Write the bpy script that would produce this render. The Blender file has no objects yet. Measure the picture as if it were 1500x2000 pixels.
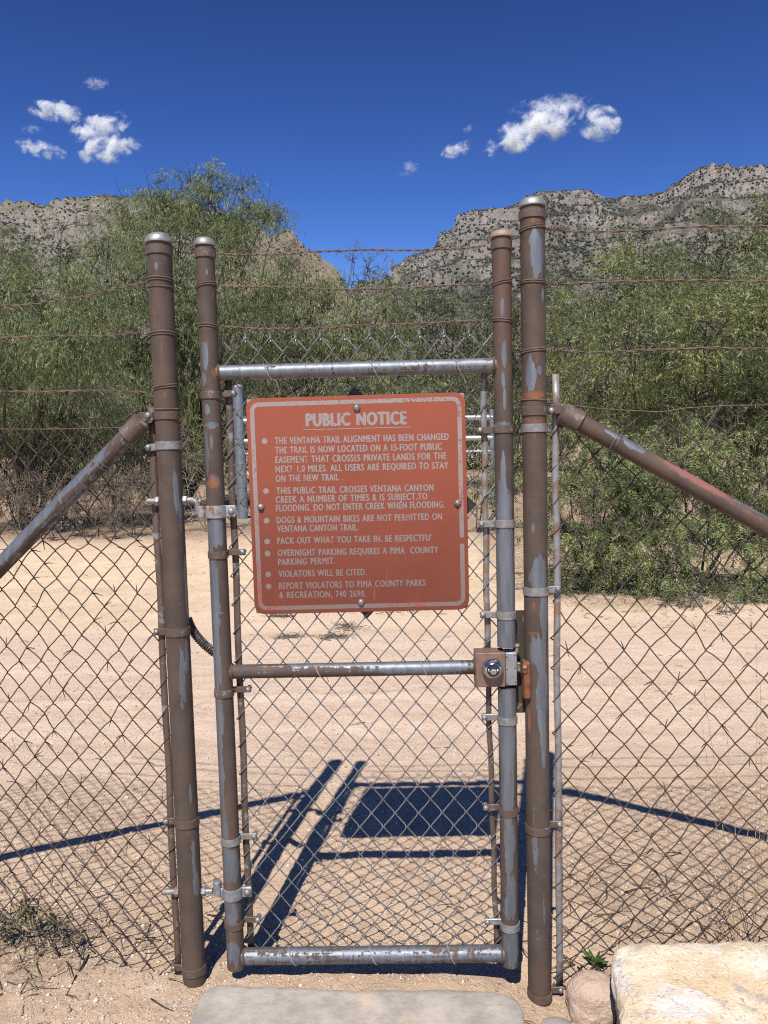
import bpy, math, random
import numpy as np
from mathutils import Matrix, Vector
R = math.radians
rng = np.random.default_rng(7)
random.seed(7)
S = bpy.context.scene
COL = S.collection

# ------------------------------------------------------------------ camera, sky, sun
FPX, CX, CY = 1540.0, 750.0, 1000.0            # focal length in photo pixels, photo centre
CAM = np.array([0.0, -2.26, 1.56])
M3 = Matrix.Rotation(R(1.25), 3, 'Z') @ Matrix.Rotation(R(90 - 4.87), 3, 'X') @ Matrix.Rotation(R(-1.47), 3, 'Z')
RM = np.array(M3)
cd = bpy.data.cameras.new('camera')
cam = bpy.data.objects.new('camera', cd); COL.objects.link(cam)
cam.matrix_world = Matrix.Translation(Vector(CAM)) @ M3.to_4x4()
cd.sensor_fit = 'VERTICAL'; cd.sensor_height = 24.0; cd.sensor_width = 18.0
cd.lens = 24.0 * FPX / 2000.0
cd.clip_start = 0.05; cd.clip_end = 30000
S.camera = cam

SUN_EL, SUN_AZ = 54.2, -11.5                   # azimuth measured from -Y (behind the camera) towards +X
sdir = np.array([math.sin(R(SUN_AZ)) * math.cos(R(SUN_EL)), -math.cos(R(SUN_AZ)) * math.cos(R(SUN_EL)), math.sin(R(SUN_EL))])
w = bpy.data.worlds.new('World'); S.world = w; w.use_nodes = True
nt = w.node_tree; nt.nodes.clear()
sky = nt.nodes.new('ShaderNodeTexSky'); sky.sky_type = 'NISHITA'; sky.sun_disc = False
sky.sun_elevation = R(SUN_EL); sky.sun_rotation = math.atan2(-sdir[0], sdir[1])
sky.altitude = 1200; sky.air_density = 1.0; sky.dust_density = 0.05; sky.ozone_density = 3.0
hs = nt.nodes.new('ShaderNodeHueSaturation'); hs.inputs['Hue'].default_value = 0.507; hs.inputs['Saturation'].default_value = 1.03
hs.inputs['Value'].default_value = 0.50
gm = nt.nodes.new('ShaderNodeGamma'); gm.inputs['Gamma'].default_value = 1.75
bg = nt.nodes.new('ShaderNodeBackground'); bg.inputs['Strength'].default_value = 0.055
wo = nt.nodes.new('ShaderNodeOutputWorld')
nt.links.new(sky.outputs[0], gm.inputs['Color']); nt.links.new(gm.outputs[0], hs.inputs['Color']); nt.links.new(hs.outputs[0], bg.inputs[0]); nt.links.new(bg.outputs[0], wo.inputs[0])
sl = bpy.data.lights.new('sun', 'SUN'); sl.energy = 5.0; sl.angle = R(0.53); sl.color = (1.0, 0.955, 0.89)
sun = bpy.data.objects.new('sun', sl); COL.objects.link(sun)
sun.rotation_euler = Vector(sdir).to_track_quat('Z', 'Y').to_euler()
sun.location = (0, -5, 12)
S.view_settings.view_transform = 'Standard'; S.view_settings.look = 'None'
S.view_settings.exposure = 0.5; S.view_settings.gamma = 1.0
S.cycles.max_bounces = 8; S.cycles.diffuse_bounces = 1; S.cycles.transparent_max_bounces = 80
S.cycles.volume_bounces = 5; S.cycles.volume_step_rate = 1.0; S.cycles.use_denoising = False
S.cycles.pixel_filter_type = 'BLACKMAN_HARRIS'; S.cycles.filter_width = 1.15; S.cycles.sample_clamp_indirect = 4.0

# ------------------------------------------------------------------ measuring helpers (photo pixel -> point in the place)
def ray(px, py): return RM @ np.array([(px - CX) / FPX, -(py - CY) / FPX, -1.0])
def P(px, py, Y=0.0):
    d = ray(px, py); return CAM + d * ((Y - CAM[1]) / d[1])
def G(px, py, z=0.0):
    d = ray(px, py); return CAM + d * ((z - CAM[2]) / d[2])
def PXM(Y): return FPX / (Y - CAM[1])          # photo pixels per metre at depth Y

# ------------------------------------------------------------------ numpy noise
def _hash(i, j, k, s):
    n = (i * 374761393 + j * 668265263 + k * 2147483647 + s * 974634777) & 0xFFFFFFFF
    n = ((n ^ (n >> 13)) * 1274126177) & 0xFFFFFFFF
    n = n ^ (n >> 16)
    return (n & 0xFFFFFF) / float(0xFFFFFF)
def vnoise(p, s=0):
    p = np.asarray(p, float); f = np.floor(p).astype(np.int64); t = p - f; t = t * t * (3 - 2 * t)
    x, y, z = f[..., 0], f[..., 1], f[..., 2]; r = 0
    for a in (0, 1):
        for b in (0, 1):
            for c in (0, 1):
                wgt = (t[..., 0] if a else 1 - t[..., 0]) * (t[..., 1] if b else 1 - t[..., 1]) * (t[..., 2] if c else 1 - t[..., 2])
                r = r + wgt * _hash(x + a, y + b, z + c, s)
    return r
def fbm(p, o=4, s=0, g=0.5):
    p = np.asarray(p, float); r = 0; a = 1.0; tot = 0
    for i in range(o):
        r = r + a * vnoise(p * 2 ** i + i * 17.3, s + i); tot += a; a *= g
    return r / tot
def sst(a, b, x):
    t = np.clip((x - a) / (b - a), 0, 1); return t * t * (3 - 2 * t)

# ------------------------------------------------------------------ object helpers
def tag(o, label=None, cat=None, group=None, kind=None):
    if label: o['label'] = label
    if cat: o['category'] = cat
    if group: o['group'] = group
    if kind: o['kind'] = kind
    return o
def thing(name, loc, label, cat, group=None):
    o = bpy.data.objects.new(name, None); COL.objects.link(o); o.location = loc; o.empty_display_size = 0.1
    return tag(o, label, cat, group)
def root_loc(parent):
    while parent is not None and parent.parent is not None: parent = parent.parent
    return np.array(parent.location) if parent is not None else np.zeros(3)
def link(name, me, mat, parent=None, origin=None):
    o = bpy.data.objects.new(name, me); COL.objects.link(o)
    if mat is not None: me.materials.append(mat)
    if parent is not None: o.parent = parent
    elif origin is not None: o.location = origin
    return o

class MB:
    """collects shapes in place coordinates; build() links them as ONE mesh object"""
    def __init__(s): s.v = []; s.f4 = []; s.f3 = []; s.fn = []; s.n = 0; s.att = {}
    def add(s, v, faces, **att):
        v = np.asarray(v, float).reshape(-1, 3)
        for k in set(s.att) | set(att):
            if k not in s.att: s.att[k] = [np.zeros(s.n)]
            a = att.get(k, 0.0); s.att[k].append(np.broadcast_to(np.asarray(a, float), (len(v),)).copy())
        for f in faces if not isinstance(faces, np.ndarray) else ():
            (s.f4 if len(f) == 4 else s.f3 if len(f) == 3 else s.fn).append(np.asarray(f) + s.n)
        if isinstance(faces, np.ndarray):
            (s.f4 if faces.shape[1] == 4 else s.f3).extend([faces + s.n])
        s.v.append(v); s.n += len(v)
    def mesh(s, name, org):
        me = bpy.data.meshes.new(name)
        v = np.concatenate(s.v) - org
        loops, starts, cnt = [], [], 0
        for grp, k in ((s.f4, 4), (s.f3, 3)):
            if grp:
                a = np.concatenate([np.reshape(g, (-1, k)) for g in grp])
                loops.append(a.ravel()); starts.append(cnt + np.arange(len(a)) * k); cnt += len(a) * k
        for g in s.fn:
            loops.append(np.asarray(g)); starts.append(np.array([cnt])); cnt += len(g)
        loops = np.concatenate(loops).astype(np.int32); starts = np.concatenate(starts).astype(np.int32)
        me.vertices.add(len(v)); me.vertices.foreach_set('co', v.astype(np.float32).ravel())
        me.loops.add(len(loops)); me.loops.foreach_set('vertex_index', loops)
        me.polygons.add(len(starts)); me.polygons.foreach_set('loop_start', starts)
        me.update(calc_edges=True); me.validate()
        for k, a in s.att.items():
            at = me.attributes.new(k, 'FLOAT', 'POINT'); at.data.foreach_set('value', np.concatenate(a).astype(np.float32))
        return me
    def build(s, name, mat, parent=None, smooth=True, origin=None):
        org = root_loc(parent) if parent is not None else (np.array(origin) if origin is not None else np.zeros(3))
        me = s.mesh(name, org)
        if smooth:
            me.polygons.foreach_set('use_smooth', np.ones(len(me.polygons), bool))
            if smooth != 'all':
                try: me.set_sharp_from_angle(angle=R(40))
                except Exception: pass
        return link(name, me, mat, parent, origin)

    # ---- shapes
    def box(s, c, size, rot=None, bevel=0.0, **att):
        hx, hy, hz = np.array(size) / 2
        if bevel > 0:
            b = min(bevel, hx * .9, hy * .9, hz * .9); v = []; idx = {}
            for sx in (-1, 1):
                for sy in (-1, 1):
                    for sz in (-1, 1):
                        for ax in range(3):
                            p = np.array([sx * (hx - b), sy * (hy - b), sz * (hz - b)]); p[ax] += (sx, sy, sz)[ax] * b
                            idx[(sx, sy, sz, ax)] = len(v); v.append(p)
            F = []
            for ax in range(3):
                o = [a for a in range(3) if a != ax]
                for sg in (-1, 1):
                    q = []
                    for a, b2 in ((-1, -1), (1, -1), (1, 1), (-1, 1)):
                        t = [0, 0, 0]; t[ax] = sg; t[o[0]] = a; t[o[1]] = b2; q.append(idx[(*t, ax)])
                    F.append(q)
            for ax in range(3):
                o = [a for a in range(3) if a != ax]
                for a in (-1, 1):
                    for b2 in (-1, 1):
                        t0 = [0, 0, 0]; t1 = [0, 0, 0]; t0[ax] = -1; t1[ax] = 1; t0[o[0]] = t1[o[0]] = a; t0[o[1]] = t1[o[1]] = b2
                        F.append([idx[(*t0, o[0])], idx[(*t1, o[0])], idx[(*t1, o[1])], idx[(*t0, o[1])]])
            for k in [(a, b2, c2) for a in (-1, 1) for b2 in (-1, 1) for c2 in (-1, 1)]: F.append([idx[(*k, 0)], idx[(*k, 1)], idx[(*k, 2)]])
            v = np.array(v)
        else:
            v = np.array([[x, y, z] for x in (-hx, hx) for y in (-hy, hy) for z in (-hz, hz)])
            F = [[0, 1, 3, 2], [4, 6, 7, 5], [0, 4, 5, 1], [2, 3, 7, 6], [0, 2, 6, 4], [1, 5, 7, 3]]
        if rot is not None: v = v @ np.array(rot).T
        s.add(v + np.array(c), F, **att)
    def tube(s, pts, r, sides=6, cap=True, **att):
        pts = np.asarray(pts, float); n = len(pts); r = np.broadcast_to(np.asarray(r, float), (n,))
        t = np.gradient(pts, axis=0); t /= np.linalg.norm(t, axis=1)[:, None] + 1e-12
        u = np.zeros((n, 3)); a = np.array([0, 0, 1.0]) if abs(t[0][2]) < .9 else np.array([1.0, 0, 0])
        u0 = np.cross(t[0], a); u[0] = u0 / np.linalg.norm(u0)
        for i in range(1, n):
            q = u[i - 1] - t[i] * np.dot(u[i - 1], t[i]); u[i] = q / (np.linalg.norm(q) + 1e-12)
        b = np.cross(t, u); th = np.arange(sides) * 2 * np.pi / sides
        v = pts[:, None] + r[:, None, None] * (np.cos(th)[None, :, None] * u[:, None] + np.sin(th)[None, :, None] * b[:, None])
        i, j = np.meshgrid(np.arange(n - 1), np.arange(sides), indexing='ij'); j2 = (j + 1) % sides
        F = np.stack([i * sides + j, i * sides + j2, (i + 1) * sides + j2, (i + 1) * sides + j], -1).reshape(-1, 4)
        o = s.n; s.add(v.reshape(-1, 3), F, **att)
        if cap:
            s.fn.append(np.arange(sides)[::-1] + o); s.fn.append(np.arange(sides) + o + (n - 1) * sides)
    def lathe(s, base, axis, prof, sides=28, **att):
        base = np.array(base, float); ax = np.array(axis, float); ax /= np.linalg.norm(ax)
        a = np.array([0, 0, 1.0]) if abs(ax[2]) < .9 else np.array([0, -1.0, 0]); u = np.cross(a, ax); u /= np.linalg.norm(u); b = np.cross(ax, u)
        th = np.arange(sides) * 2 * np.pi / sides; n = len(prof)
        v = np.array([base + ax * z + r * (math.cos(t) * u + math.sin(t) * b) for r, z in prof for t in th])
        i, j = np.meshgrid(np.arange(n - 1), np.arange(sides), indexing='ij'); j2 = (j + 1) % sides
        F = np.stack([i * sides + j, i * sides + j2, (i + 1) * sides + j2, (i + 1) * sides + j], -1).reshape(-1, 4)
        o = s.n; s.add(v, F, **att)
        s.fn.append(np.arange(sides)[::-1] + o); s.fn.append(np.arange(sides) + o + (n - 1) * sides)

def ico(sub=1):
    import bmesh
    bm = bmesh.new(); bmesh.ops.create_icosphere(bm, subdivisions=sub, radius=1.0)
    v = np.array([q.co[:] for q in bm.verts]); f = np.array([[q.index for q in p.verts] for p in bm.faces]); bm.free()
    return v, f
ICO1, ICO2, ICO4, ICO5, ICO6 = ico(1), ico(2), ico(4), ico(5), ico(7)

# ------------------------------------------------------------------ materials
def newmat(name):
    m = bpy.data.materials.new(name); m.use_nodes = True; t = m.node_tree; t.nodes.clear()
    out = t.nodes.new('ShaderNodeOutputMaterial'); b = t.nodes.new('ShaderNodeBsdfPrincipled')
    t.links.new(b.outputs[0], out.inputs[0]); return m, t, b, out
class NT:
    def __init__(s, t): s.t = t
    def n(s, ty, **kw):
        k = s.t.nodes.new('ShaderNode' + ty)
        for a, b in kw.items(): setattr(k, a, b)
        return k
    def set(s, sock, val):
        if hasattr(val, 'is_output'): s.t.links.new(val, sock)
        else: sock.default_value = val
    def coord(s, which='Object', scale=(1, 1, 1)):
        if which == 'World': o = s.n('NewGeometry').outputs['Position']
        else: o = s.n('TexCoord').outputs[which]
        m = s.n('Mapping'); s.set(m.inputs['Vector'], o); m.inputs['Scale'].default_value = scale
        return m.outputs[0]
    def noise(s, vec, scale, detail=4, rough=.55, dist=0.0):
        k = s.n('TexNoise'); s.set(k.inputs['Vector'], vec); k.inputs['Scale'].default_value = scale
        k.inputs['Detail'].default_value = detail; k.inputs['Roughness'].default_value = rough; k.inputs['Distortion'].default_value = dist
        return k.outputs['Fac']
    def vor(s, vec, scale, out='Distance', feat='F1'):
        k = s.n('TexVoronoi', feature=feat); s.set(k.inputs['Vector'], vec); k.inputs['Scale'].default_value = scale
        return k.outputs[out]
    def ramp(s, fac, a, b, lo=0.0, hi=1.0):
        k = s.n('MapRange', interpolation_type='SMOOTHSTEP'); s.set(k.inputs[0], fac)
        k.inputs[1].default_value = a; k.inputs[2].default_value = b; k.inputs[3].default_value = lo; k.inputs[4].default_value = hi
        return k.outputs[0]
    def mix(s, fac, a, b, blend='MIX'):
        k = s.n('Mix', data_type='RGBA', blend_type=blend); s.set(k.inputs[0], fac)
        for i, c in ((6, a), (7, b)): s.set(k.inputs[i], (*c, 1) if isinstance(c, tuple) and len(c) == 3 else c)
        return k.outputs[2]
    def math(s, op, a, b=0.0, clamp=False):
        k = s.n('Math', operation=op, use_clamp=clamp); s.set(k.inputs[0], a); s.set(k.inputs[1], b); return k.outputs[0]
    def attr(s, name):
        return s.n('Attribute', attribute_name=name).outputs['Fac']
    def bump(s, h, strength, dist, prev=None):
        k = s.n('Bump'); s.set(k.inputs['Height'], h); k.inputs['Strength'].default_value = strength; k.inputs['Distance'].default_value = dist
        if prev is not None: s.set(k.inputs['Normal'], prev)
        return k.outputs[0]

PAINT = (.076, .054, .042); PAINT2 = (.056, .040, .032); GALV = (.185, .20, .225); RUST = (.26, .085, .03)
def mat_pipe(name, bias=0.0):
    m, t, b, _ = newmat(name); N = NT(t)
    o = N.coord(); ov = N.coord(scale=(1, 1, .22))
    n_f = N.noise(ov, 95, 5, .65); n_m = N.noise(o, 14, 4); n_s = N.noise(o, 240, 3, .7)
    peel = N.math('ADD', N.attr('peel'), N.math('MULTIPLY', N.math('SUBTRACT', n_f, .5), .9)); peel = N.math('ADD', peel, N.math('MULTIPLY', N.math('SUBTRACT', N.noise(N.coord(scale=(1, 1, .4)), 30, 6, .72, .9), .5), 1.15)); peel = N.math('ADD', peel, bias)
    fac = N.ramp(peel, .44, .50)
    rust = N.math('ADD', N.attr('rust'), N.math('MULTIPLY', N.math('SUBTRACT', N.noise(o, 60, 5, .65), .5), .9)); rf = N.ramp(rust, .30, .70)
    edge = N.math('MULTIPLY', N.ramp(peel, .40, .46), N.math('SUBTRACT', 1.0, fac))
    paint = N.mix(N.ramp(n_m, .35, .68), PAINT, PAINT2)
    paint = N.mix(N.math('MULTIPLY', N.ramp(N.noise(ov, 6, 6, .65), .48, .72), .65), paint, (.118, .064, .040))
    paint = N.mix(N.math('MULTIPLY', N.ramp(n_s, .5, .85), .35), paint, (.115, .087, .066))
    paint = N.mix(N.math('MULTIPLY', N.ramp(N.noise(o, 130, 2, .5), .745, .79), .7), paint, (.24, .23, .22))
    paint = N.mix(N.math('MULTIPLY', N.ramp(N.noise(N.coord(scale=(1, 1, .5)), 22, 6, .7), .56, .72), .45), paint, (.048, .036, .031))
    paint = N.mix(N.math('MULTIPLY', edge, .5), paint, (.07, .045, .035))
    paint = N.mix(N.ramp(N.math('ADD', N.attr('pink'), N.math('MULTIPLY', N.math('SUBTRACT', N.noise(o, 45, 5, .7), .5), .9)), .35, .8), paint, (.20, .082, .068))
    gal = N.mix(N.ramp(N.noise(N.coord(scale=(1, 1, .12)), 60, 5, .65, .4), .3, .75), GALV, (.12, .13, .145))
    gal = N.mix(N.math('MULTIPLY', N.ramp(N.noise(o, 40, 5, .7), .55, .75), .6), gal, (.16, .135, .115))
    colr = N.mix(fac, paint, gal)
    colr = N.mix(N.math('MULTIPLY', rf, .92), colr, N.mix(N.noise(o, 90, 4), (.12, .045, .024), (.27, .11, .05)))
    N.set(b.inputs['Base Color'], colr)
    notrust = N.math('SUBTRACT', 1.0, rf)
    N.set(b.inputs['Metallic'], N.math('MULTIPLY', N.math('MULTIPLY', fac, .62), notrust))
    b.inputs['Specular IOR Level'].default_value = .3
    N.set(b.inputs['Roughness'], N.math('SUBTRACT', N.math('ADD', .62, N.math('MULTIPLY', n_m, .12)), N.math('MULTIPLY', fac, .15)))
    h = N.math('ADD', N.math('MULTIPLY', N.math('SUBTRACT', 1.0, fac), 1.0), N.math('MULTIPLY', n_s, .35))
    N.set(b.inputs['Normal'], N.bump(h, .35, .0012))
    return m
M_PIPE = mat_pipe('weathered_painted_pipe')
def mat_metal(name, col, col2, metallic, rough, nscale=60, bump=.15, rust=0.0, rustcol=(.22, .085, .035)):
    m, t, b, _ = newmat(name); N = NT(t); o = N.coord()
    c = N.mix(N.ramp(N.noise(o, nscale, 5, .65), .35, .68), col, col2); met = metallic
    if rust > 0:
        rf = N.ramp(N.noise(o, 26, 5, .65), .62 - rust * .4, .75 - rust * .4); c = N.mix(rf, c, rustcol)
        met = N.math('MULTIPLY', N.math('SUBTRACT', 1.0, rf), metallic)
    N.set(b.inputs['Base Color'], c); N.set(b.inputs['Metallic'], met)
    N.set(b.inputs['Roughness'], N.math('ADD', rough, N.math('MULTIPLY', N.noise(o, nscale * 2, 3), .15)))
    N.set(b.inputs['Normal'], N.bump(N.noise(o, nscale * 5, 3), bump, .0008))
    return m
M_CAP = mat_metal('cast_aluminium', (.30, .285, .275), (.20, .185, .175), .55, .45)
M_CAPB = mat_metal('painted_cap', (.23, .15, .105), (.30, .20, .14), .1, .55)
M_GALV = mat_metal('galvanised_steel', (.27, .285, .30), (.18, .19, .20), .5, .45, rust=.22, rustcol=(.15, .10, .075))
M_BOLT = mat_metal('bolt_steel', (.27, .265, .26), (.15, .135, .125), .6, .42)
M_WIREG = mat_metal('galvanised_wire', (.24, .24, .235), (.14, .137, .132), .55, .35, rust=.2, rustcol=(.13, .09, .07))
M_WIREB = mat_metal('bright_wire', (.62, .62, .61), (.45, .45, .44), .7, .25)
M_WIRER = mat_metal('rusty_wire', (.040, .029, .022), (.075, .047, .033), .15, .7, nscale=30)
M_BARB = mat_metal('rusty_barbed_wire', (.085, .060, .046), (.17, .115, .082), .15, .7, nscale=40)
M_BAND = mat_metal('painted_band', (.095, .064, .048), (.072, .049, .038), .1, .55, rust=.14, rustcol=(.20, .19, .18))
M_BANDG = mat_metal('worn_grey_band', (.26, .265, .27), (.18, .17, .16), .45, .42, rust=.25, rustcol=(.17, .10, .07))
M_HINGE = mat_metal('grey_painted_hinge', (.30, .315, .335), (.20, .205, .21), .25, .5, rust=.26, rustcol=(.20, .07, .035))
M_BAR = mat_metal('tension_bar_steel', (.105, .073, .056), (.078, .055, .043), .15, .55, nscale=14, rust=.18, rustcol=(.20, .20, .20))
M_BARR = mat_metal('bare_tension_bar', (.26, .265, .28), (.19, .18, .175), .35, .45, nscale=20, rust=.4, rustcol=(.17, .105, .075))
M_RUST = mat_metal('rusted_steel', (.19, .062, .022), (.085, .032, .018), .05, .85, nscale=35, bump=.5)
M_DARK = mat_metal('dark_painted_steel', (.07, .055, .045), (.045, .035, .03), .2, .5)
M_STAIN = mat_metal('stained_steel', (.045, .036, .03), (.06, .045, .035), .2, .5, nscale=18, rust=.12, rustcol=(.26, .17, .07))
M_GALVD = mat_metal('dull_galvanised_steel', (.20, .225, .25), (.155, .175, .195), .5, .42, nscale=9)
M_LOCKB = mat_metal('lock_box_paint', (.17, .105, .075), (.125, .08, .058), .1, .5, rust=.15, rustcol=(.27, .09, .05))
M_CHROME = mat_metal('polished_chrome', (.60, .60, .61), (.55, .55, .56), 1.0, .10, bump=.02)
M_BLACK = mat_metal('black_steel', (.02, .02, .022), (.035, .033, .03), .3, .45)
M_SPRING = mat_metal('dark_spring_steel', (.05, .047, .045), (.09, .08, .07), .5, .45)
M_PLATE = mat_metal('lock_plate_steel', (.30, .31, .33), (.22, .22, .23), .55, .4, rust=.12)

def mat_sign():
    m, t, b, _ = newmat('red_sign_sheet'); N = NT(t); o = N.coord()
    sx = N.n('SeparateXYZ'); N.set(sx.inputs[0], N.coord()); height_mix = N.ramp(N.math('ADD', sx.outputs['Z'], N.math('MULTIPLY', N.noise(o, 3.2, 4), .5)), .15, .95)
    c = N.mix(height_mix, (.128, .034, .0205), (.245, .063, .034))  # browner low on the sheet, lighter orange towards its top, broken up by noise
    c = N.mix(N.math('MULTIPLY', N.ramp(N.noise(o, 11, 5, .62), .58, .72), .22), c, (.22, .05, .035))
    c = N.mix(N.math('MULTIPLY', N.ramp(N.noise(o, 420, 2), .66, .78), .25), c, (.5, .2, .15))
    c = N.mix(N.math('MULTIPLY', N.ramp(N.noise(N.coord(scale=(1, 1, .12)), 42, 3), .68, .80), .18), c, (.45, .2, .15))
    N.set(b.inputs['Base Color'], c); b.inputs['Roughness'].default_value = .6; b.inputs['Specular IOR Level'].default_value = .25
    N.set(b.inputs['Normal'], N.bump(N.noise(o, 5, 3), .10, .02)); return m
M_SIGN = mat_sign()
def mat_ink(name, wear):
    m, t, b, _ = newmat(name); N = NT(t); o = N.coord()
    c = N.mix(N.ramp(N.noise(o, 600, 2), .35, .7), (.27, .225, .21), (.20, .16, .145))
    wf = N.math('ADD', N.noise(o, 160, 4, .7), N.math('MULTIPLY', N.math('SUBTRACT', N.noise(o, 9, 2), .5), .5))
    sx = N.n('SeparateXYZ'); N.set(sx.inputs[0], o); c = N.mix(N.ramp(sx.outputs['Z'], .5, .0), c, (.155, .115, .102))
    c = N.mix(N.ramp(wf, .60 - wear, .68 - wear), c, (.235, .06, .04))
    N.set(b.inputs['Base Color'], c); b.inputs['Roughness'].default_value = .45; return m
M_INK = mat_ink('worn_grey_lettering', .0); M_INKB = mat_ink('worn_grey_border', .055)
def mat_plain(name, a, b2, sc, rough=.9, bump=.3, bd=.002, third=None):
    m, t, b, _ = newmat(name); N = NT(t); o = N.coord()
    c = N.mix(N.ramp(N.noise(o, sc, 6, .65), .3, .7), a, b2)
    if third: c = N.mix(N.ramp(N.noise(o, sc * .35, 5, .6), .50, .66), c, third)
    N.set(b.inputs['Base Color'], c); b.inputs['Roughness'].default_value = rough
    N.set(b.inputs['Normal'], N.bump(N.noise(o, sc * 4, 6, .7), bump, bd)); return m
M_BOARD = mat_plain('weathered_board', (.36, .29, .24), (.22, .17, .14), 30)

def mat_leaf(name, a, b2, trans=.12):
    m, t, b, out = newmat(name); N = NT(t)
    c = N.mix(N.attr('tint'), a, b2)
    N.set(b.inputs['Base Color'], c); b.inputs['Roughness'].default_value = .55
    tr = N.n('BsdfTranslucent'); N.set(tr.inputs['Color'], N.mix(.5, c, (.22, .26, .05)))
    mx = N.n('MixShader'); mx.inputs[0].default_value = trans
    t.links.new(b.outputs[0], mx.inputs[1]); t.links.new(tr.outputs[0], mx.inputs[2]); t.links.new(mx.outputs[0], out.inputs[0]); return m
M_LEAF = mat_leaf('mesquite_leaf', (.044, .062, .022), (.215, .245, .090))
M_LEAF2 = mat_leaf('yellow_green_leaf', (.048, .066, .022), (.235, .262, .088))
M_LEAFD = mat_leaf('olive_leaf', (.040, .050, .023), (.145, .158, .064))
M_DRY = mat_leaf('dry_twigs_and_leaves', (.06, .045, .034), (.17, .13, .08), .1)
M_WEED = mat_leaf('dry_weed_stalks', (.17, .14, .08), (.34, .28, .17), .1)
M_STRAW = mat_leaf('straw', (.38, .27, .13), (.48, .36, .19), .2)
M_GREY = mat_leaf('grey_white_leaf', (.24, .26, .22), (.45, .45, .41), .15)
M_BLUEG = mat_leaf('grey_green_leaf', (.09, .12, .085), (.18, .21, .15), .15)
M_FRESH = mat_leaf('fresh_green_leaf', (.04, .095, .02), (.07, .15, .03), .25)
M_BARK = mat_plain('mesquite_bark', (.032, .026, .022), (.06, .048, .04), 25)
M_TWIG = mat_plain('dead_twig', (.11, .085, .065), (.19, .15, .115), 25)

# ------------------------------------------------------------------ ground and road
def gh(x, y):
    x = np.asarray(x, float); y = np.asarray(y, float)
    z = -0.055 * (1 - sst(.05, .9, y))
    z = z - 0.085 * np.exp(-((x - .50) / .30) ** 2 - ((y + .10) / .26) ** 2)
    z = z + 0.03 * np.exp(-((x + 1.3) / .5) ** 2 - ((y - .1) / .35) ** 2)
    for yc, a, wd in ((1.9, -.012, .10), (2.55, .014, .07), (3.2, -.012, .12), (4.4, -.02, .22), (5.2, .018, .2), (7.0, -.03, .35), (9.0, .03, .5)):
        z = z + a * np.exp(-((y - yc - .06 * np.sin(x * .7)) / wd) ** 2)
    p = np.stack([x, y, 0 * x], -1)
    z = z + (fbm(p * 1.3, 3, 3) - .5) * .05 * np.clip((np.abs(y) + .3) / 2, .25, 1)
    near = np.exp(-np.maximum(np.abs(y) - 2.5, 0) / 4)
    z = z + (fbm(p * 14, 3, 5) - .5) * .020 * near * (1 - .25 * sst(1.0, 1.6, y))
    z = z + (fbm(p * 45, 2, 9) - .5) * .008 * near * (1 - .2 * sst(1.0, 1.6, y))
    return z
def ghs(x, y): return float(gh(np.array([x]), np.array([y]))[0])
def mat_ground():
    m, t, b, _ = newmat('sandy_dirt'); N = NT(t); o = N.coord('World')
    road = N.attr('road')
    c = N.mix(N.ramp(N.noise(o, 1.7, 5, .6), .32, .68), (.62, .455, .315), (.535, .385, .26))
    c = N.mix(N.math('MULTIPLY', N.ramp(N.noise(o, 13, 6, .7), .48, .70), .5), c, (.36, .25, .165))
    c = N.mix(N.math('MULTIPLY', N.ramp(N.noise(o, 70, 5, .75), .56, .68), .5), c, (.20, .135, .09))
    c = N.mix(N.math('MULTIPLY', N.attr('pale'), N.ramp(N.noise(o, 24, 5, .65), .44, .52)), c, (.66, .53, .42))
    r = N.mix(N.ramp(N.noise(N.coord('World', (.5, 2.4, 1)), .9, 5, .6), .35, .65), (.665, .515, .395), (.62, .465, .34))
    r = N.mix(N.math('MULTIPLY', N.ramp(N.noise(N.coord('World', (.6, 1.6, 1)), 5, 6, .7), .50, .70), .5), r, (.40, .275, .185))
    r = N.mix(N.math('MULTIPLY', N.ramp(N.noise(o, 60, 5, .75), .60, .72), .35), r, (.27, .19, .135))
    sp = N.n('SeparateXYZ'); N.set(sp.inputs[0], o)
    sandy = N.ramp(N.math('ADD', sp.outputs['Y'], N.math('MULTIPLY', N.math('SUBTRACT', N.noise(N.coord('World', (.35, 1, 1)), 1.1, 4, .6), .5), 5.0)), 3.2, 6.0)
    r = N.mix(sandy, r, N.mix(N.ramp(N.noise(o, 3.1, 5, .65), .35, .65), (.70, .54, .37), (.60, .45, .295)))
    c = N.mix(road, c, r)
    grain = N.noise(o, 330, 3, .75)
    c = N.mix(N.math('MULTIPLY', N.ramp(grain, .52, .70), .45), c, (.60, .46, .34))
    c = N.mix(N.math('MULTIPLY', N.ramp(grain, .48, .32), .55), c, (.21, .135, .088))
    vd = N.n('TexVoronoi'); N.set(vd.inputs['Vector'], o); vd.inputs['Scale'].default_value = 62
    peb = N.math('MULTIPLY', N.ramp(vd.outputs['Distance'], .30, .16), N.ramp(N.n('SeparateColor').outputs[0], 0, 1) if False else N.ramp(N.noise(o, 21, 3), .50, .62))
    pc = N.mix(.35, vd.outputs['Color'], (.50, .38, .30)); pc = N.mix(.72, pc, (.50, .39, .30))
    c = N.mix(N.math('MULTIPLY', peb, .7), c, pc)
    lit = N.attr('litter')
    lf = N.math('MULTIPLY', lit, N.ramp(N.noise(o, 34, 5, .7), .36, .56)); c = N.mix(N.math('MULTIPLY', lf, .78), c, (.12, .082, .055))
    N.set(b.inputs['Base Color'], c); b.inputs['Roughness'].default_value = .95; b.inputs['Specular IOR Level'].default_value = .15
    h = N.math('ADD', N.math('MULTIPLY', N.noise(o, 55, 6, .7), 1.0), N.math('MULTIPLY', grain, .35)); h = N.math('ADD', h, N.math('MULTIPLY', peb, .5))
    N.set(b.inputs['Normal'], N.bump(h, .9, .016)); return m
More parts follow.
